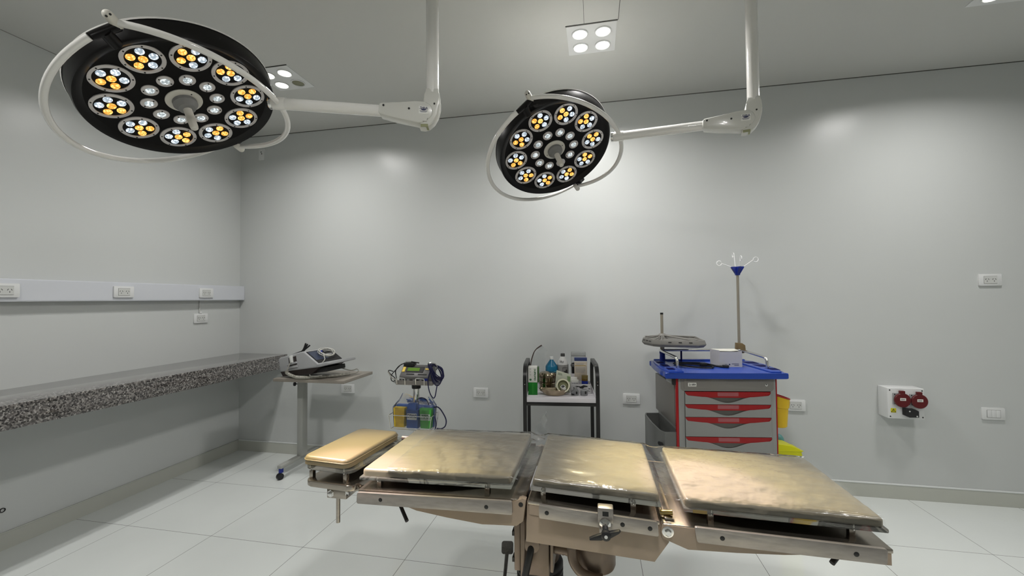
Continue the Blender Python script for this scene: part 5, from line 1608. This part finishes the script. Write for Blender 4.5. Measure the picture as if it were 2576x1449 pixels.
hook(math.radians(172), 0.098, 0.026, -1)
hook(math.radians(-6), 0.100, 0.046, 1)
hook(math.radians(262), 0.060, 0.050, 1)
hook(math.radians(85), 0.055, 0.085, 1)
cl2 = MB(xf((0.004, -0.020, 0.128)) @ XZ @ Matrix.Diagonal((1.15, 1.35, 1, 1))).prism([(-0.030, 0.022), (-0.032, -0.008), (-0.020, -0.020), (0.0, -0.010), (0.004, -0.030), (0.014, -0.028), (0.022, -0.012), (0.020, 0.010), (0.004, 0.020)], -0.014, 0.010, bev=0.003).build('brown_grip_clamp', BROWNP, t)

# monitor shelf standing on its own post at the back left corner
t = cthing('monitor_shelf', 'grey ribbed swivel shelf on a post above the blue cart top', 'monitor shelf', 0.100, 0.436, 0.9185)
MB().lathe([(0.019, 0.0), (0.017, 0.05), (0.019, 0.055), (0.019, 0.078), (0.015, 0.080)], None, 20).build('post_sleeve', NAVY, t)
MB().lathe([(0.014, 0.078), (0.014, 0.128)], None, 20).build('post', POLEM, t)
tc_ = [(-0.125, -0.222), (-0.085, -0.262), (0.125, -0.320), (0.175, -0.290), (0.225, 0.0), (0.195, 0.035), (-0.055, 0.075), (-0.110, 0.045), (-0.155, -0.10)]
P_ = Vector((0.03, -0.12, 0))
def scl(pts, k):
    return [(P_.x + (x - P_.x) * k, P_.y + (y - P_.y) * k) for x, y in pts]
n9 = len(tc_)
z_up, z_mid, z_lo = 0.170, 0.148, 0.126
rings = [(scl(tc_, 0.90), z_lo), (scl(tc_, 0.94), z_lo), (scl(tc_, 1.02), z_mid - 0.006), (scl(tc_, 1.02), z_mid), (scl(tc_, 0.98), z_up), (scl(tc_, 0.93), z_up), (scl(tc_, 0.92), z_up - 0.012)]
mb = MB()
vs, fs = [], []
for pts, z_ in rings:
    vs += [(x, y, z_) for x, y in pts]
fs.append(tuple(range(n9 - 1, -1, -1)))
for r_ in range(len(rings) - 1):
    for i in range(n9):
        j = (i + 1) % n9
        fs.append((r_ * n9 + i, r_ * n9 + j, (r_ + 1) * n9 + j, (r_ + 1) * n9 + i))
fs.append(tuple(range((len(rings) - 1) * n9, len(rings) * n9)))
mb._add(vs, fs)
ty = mb.build('shelf_tray', MTRAY, t, ang=20)
hubp = Vector((0.0, 0.0, 0.185))
hb_ = MB().lathe([(0.040, 0.158), (0.022, 0.186), (0.016, 0.190)], None, 20).build('tray_hub', MTRAY, t)
for p in scl(tc_, 0.90):
    MB().tube([(0.0, 0.0, 0.178), (p[0], p[1], 0.166)], 0.0045, 8).build('tray_rib', MTRAY, ty)
e_ = [(scl(tc_, 1.003)[i], scl(tc_, 1.003)[(i + 1) % n9]) for i in range(n9)]
for (a, b), ks in ((e_[1], (0.25, 0.52, 0.79)), (e_[8], (0.2, 0.5, 0.8))):
    a, b = Vector((*a, 0)), Vector((*b, 0))
    d = (b - a).normalized()
    nr = Vector((d.y, -d.x, 0))
    for k in ks:
        p = a.lerp(b, k) + Vector((0, 0, 0.158))
        MB(frame_from(nr, p, d)).box((-0.009, -0.0018, -0.002), (0.009, 0.0018, 0.0035)).build('tray_slot', DARK, ty)
MB().lathe([(0.0095, 0.184), (0.0095, 0.322)], None, 18).build('top_pole', POLEM, t)
MB().lathe([(0.0102, 0.318), (0.0102, 0.330)], None, 18).build('pole_cap', BLACKP, t)

# things lying on the cart
t = cthing('white_carton', 'open white carton with dark print standing on the blue cart top', 'box', 0.3830, 0.205, 0.9185, 0.0)
MB().box((-0.002, 0.0, 0.0), (0.132, 0.0015, 0.094)).build('front_panel', CARTON, t, smooth=False)
MB(Matrix(((1, 0, 0, 0), (0, 1, 0, 0), (0, 0, 1, 0), (0, 0, 0, 1)))).prism([(-0.002, 0.0), (-0.026, 0.085), (-0.0245, 0.085), (-0.0005, 0.001)], 0.0, 0.102).build('side_panel', CARTON, t, smooth=False)
MB().prism([(0.1305, 0.0), (0.125, 0.085), (0.1265, 0.085), (0.132, 0.001)], 0.0, 0.096).build('side_panel', CARTON, t, smooth=False)
MB().box((-0.026, 0.0835, 0.0), (0.1265, 0.085, 0.102)).build('back_panel', CARTONI, t, smooth=False)
MB(xf((0.05, 0.083, 0.1015), (math.radians(4), 0, 0))).prism([(-0.050, -0.072), (0.020, -0.080), (0.072, -0.060), (0.074, 0.0), (-0.072, 0.0)], 0.0, 0.0015).build('open_flap', CARTONI, t, smooth=False)
for a in (((0.052, 0.012), (0.060, 0.020)), ((0.070, 0.019), (0.112, 0.0215)), ((0.085, 0.010), (0.112, 0.0125)), ((0.028, 0.009), (0.045, 0.010)), ((0.028, 0.014), (0.044, 0.015)), ((0.028, 0.019), (0.043, 0.020))):
    MB().box((a[0][0], -0.0006, a[0][1]), (a[1][0], 0.0, a[1][1])).build('printed_line', INK, t, smooth=False)
t = cthing('black_power_cord', 'coiled black power cord lying on the blue cart top', 'cord', 0.24, 0.22, 0.9185)
zc = 0.0068
MB().tube([(-0.095, 0.11, zc), (-0.02, 0.105, zc), (0.06, 0.06, zc + 0.004), (0.12, -0.015, zc), (0.150, -0.040, zc)], lambda q: 0.006 if q < 0.85 else 0.0078, 10, smooth=6).build('cord', BLACKP, t)
MB().tube([(-0.11, 0.08, zc), (-0.08, 0.0, zc), (0.0, -0.07, zc), (0.07, -0.075, zc), (0.088, -0.03, zc), (0.05, 0.02, zc), (-0.03, 0.06, zc), (-0.10, 0.09, zc)], 0.0045, 10, smooth=7).build('cord_loop', BLACKP, t)
MB(xf((0.052, 0.010, 0.0))).box((-0.020, -0.012, 0.0), (0.020, 0.014, 0.022), bev=0.005).build('plug', BLACKP, t)
MB(xf((0.160, -0.042, 0.0), (0, 0, -0.5))).box((-0.016, -0.009, 0.0), (0.022, 0.009, 0.017), bev=0.004).build('plug_end', BLACKP, t)

# yellow sharps bin hanging on the cart's right side
t = cthing('yellow_bin', 'small yellow bin with red rim hanging on the right side of the cart', 'bin', 0.680, 0.130, 0.583)
TB = xf((0, 0, 0), (0, math.radians(0), 0))
pr_ = [(0.040, 0.0), (0.044, 0.004), (0.052, 0.115), (0.056, 0.117), (0.059, 0.148), (0.060, 0.178), (0.056, 0.178), (0.052, 0.122)]
bn = MB(Matrix(((1, 0, 0, 0), (0, 1, 0, 0), (-0.42, 0, 1, 0), (0, 0, 0, 1))) if False else None)
def binp(scale_z):
    vs, fs = [], []
    n_ = 40
    for r_, z_ in pr_:
        for i in range(n_):
            a = 2 * PI * i / n_
            x, y = r_ * math.cos(a), r_ * math.sin(a)
            zz = z_ + (-0.30 * x * max(0, (z_ - 0.10)) / 0.078)
            vs.append((x, y, zz))
    for k in range(len(pr_) - 1):
        for i in range(n_):
            j = (i + 1) % n_
            fs.append((k * n_ + i, k * n_ + j, (k + 1) * n_ + j, (k + 1) * n_ + i))
    fs.append(tuple(range(n_ - 1, -1, -1)))
    m_ = MB(); m_._add(vs, fs)
    return m_
binp(1).build('bin_body', YELB, t)
rr2 = [(0.060 * math.cos(2 * PI * i / 40), 0.060 * math.sin(2 * PI * i / 40), 0.181 - 0.30 * 0.060 * math.cos(2 * PI * i / 40)) for i in range(40)]
MB().tube(rr2, 0.0035, 8, closed=True).build('red_rim', CARTR, t)
MB().box((-0.072, -0.02, 0.10), (-0.050, 0.02, 0.13)).build('hanger', CARTG, t)
# lime yellow container beside the cart
t = cthing('yellow_container', 'lime yellow lidded container on the floor at the right of the cart', 'container', 0.715, 0.100, 0.0)
MB(XZ).prism([(-0.070, 0.0), (0.060, 0.0), (0.078, 0.425), (0.078, 0.446), (0.068, 0.455), (0.020, 0.478), (-0.070, 0.490)], -0.10, 0.0, bev=0.006, seg=3).build('container_body', YELS, t)
MB(XZ).prism(rrect(0.156, 0.006, 0.002, 2, 0.004, 0.448), -0.104, 0.004).build('lid_rim', YELS, t)
t = cthing('teal_container', 'teal round-topped container just showing above the lime yellow container', 'container', 0.738, 0.245, 0.0)
MB().lathe([(0.030, 0.0), (0.034, 0.45), (0.030, 0.48), (0.018, 0.496), (0.001, 0.502)], xf((0.0, 0.0, 0.0)), 24).build('bottle_body', TEAL, t)

# ------------------------------------------------------------------ industrial socket box on the back wall
t = thing('power_socket_box', 'white wall box with two dark red round sockets and a warning sign', 'power box', M=BACKW(5.165, 0.651))
w_b, h_b, dp = 0.205, 0.198, 0.098
MB().box((-w_b / 2, -h_b / 2, 0.0), (w_b / 2, h_b / 2, dp), bev=0.004, seg=3).build('box_body', WPLAS, t)
for sx in (-1, 1):
    for sy in (-1, 1):
        MB().lathe([(0.0042, 0), (0.0042, 0.001)], xf((sx * 0.090, sy * 0.085, dp)), 12).build('screw', SCREW, t)
for k, (cx, cy) in enumerate(((-0.034, 0.028), (0.060, 0.024))):
    fl = MB().box((cx - 0.042, cy - 0.034, dp), (cx + 0.026, cy + 0.040, dp + 0.008), bev=0.002).build('socket_flange', DEFG, t)
    for sy in (-1, 1):
        MB().lathe([(0.0038, 0), (0.0038, 0.001)], xf((cx - 0.033, cy + 0.003 + sy * 0.029, dp + 0.008)), 12).build('flange_screw', SCREW, fl)
    rs = MB().lathe([(0.034, 0.0), (0.040, 0.012), (0.0455, 0.014), (0.0455, 0.022), (0.042, 0.025)], xf((cx, cy - 0.002, dp + 0.004)), 36).build('round_socket', RCEE, t)
    MB().box((cx - 0.014, cy + 0.036, dp + 0.01), (cx + 0.014, cy + 0.058, dp + 0.030), bev=0.003).build('lid_hinge', RCEE, rs)
    MB().box((cx - 0.016, cy - 0.004, dp + 0.029), (cx + 0.016, cy + 0.013, dp + 0.0298)).build('rating_label', LBLW, rs)
    MB().box((cx - 0.012, cy + 0.000, dp + 0.0298), (cx + 0.010, cy + 0.008, dp + 0.0302)).build('label_print', GREYL, rs)
MB().prism([(-0.024, -0.026), (0.030, -0.028), (0.052, -0.040), (0.052, -0.080), (0.0, -0.082), (-0.024, -0.070)], dp, dp + 0.030, bev=0.003).build('black_socket_cover', BLACKP, t)
for q in ((0.0, -0.042), (0.040, -0.072)):
    MB().lathe([(0.0045, 0), (0.0045, 0.001)], xf((q[0], q[1], dp + 0.030)), 14).build('cover_screw', OUTL, t)
wl = MB().prism(rrect(0.030, 0.028, 0.002, 2, -0.072, -0.046), dp, dp + 0.0008).build('warning_sign', WARN, t)
MB().prism([(-0.086, -0.058), (-0.058, -0.058), (-0.072, -0.034)], dp + 0.0008, dp + 0.0012).build('warning_triangle', INKK, wl)
MB().prism([(-0.0815, -0.0555), (-0.0625, -0.0555), (-0.072, -0.0390)], dp + 0.0012, dp + 0.0015).build('triangle_field', WARN, wl)
MB().prism([(-0.0735, -0.0425), (-0.0700, -0.0425), (-0.0715, -0.0468), (-0.0695, -0.0468), (-0.0735, -0.0545), (-0.0722, -0.0485), (-0.0742, -0.0485)], dp + 0.0015, dp + 0.0018).build('lightning_bolt', INKK, wl)
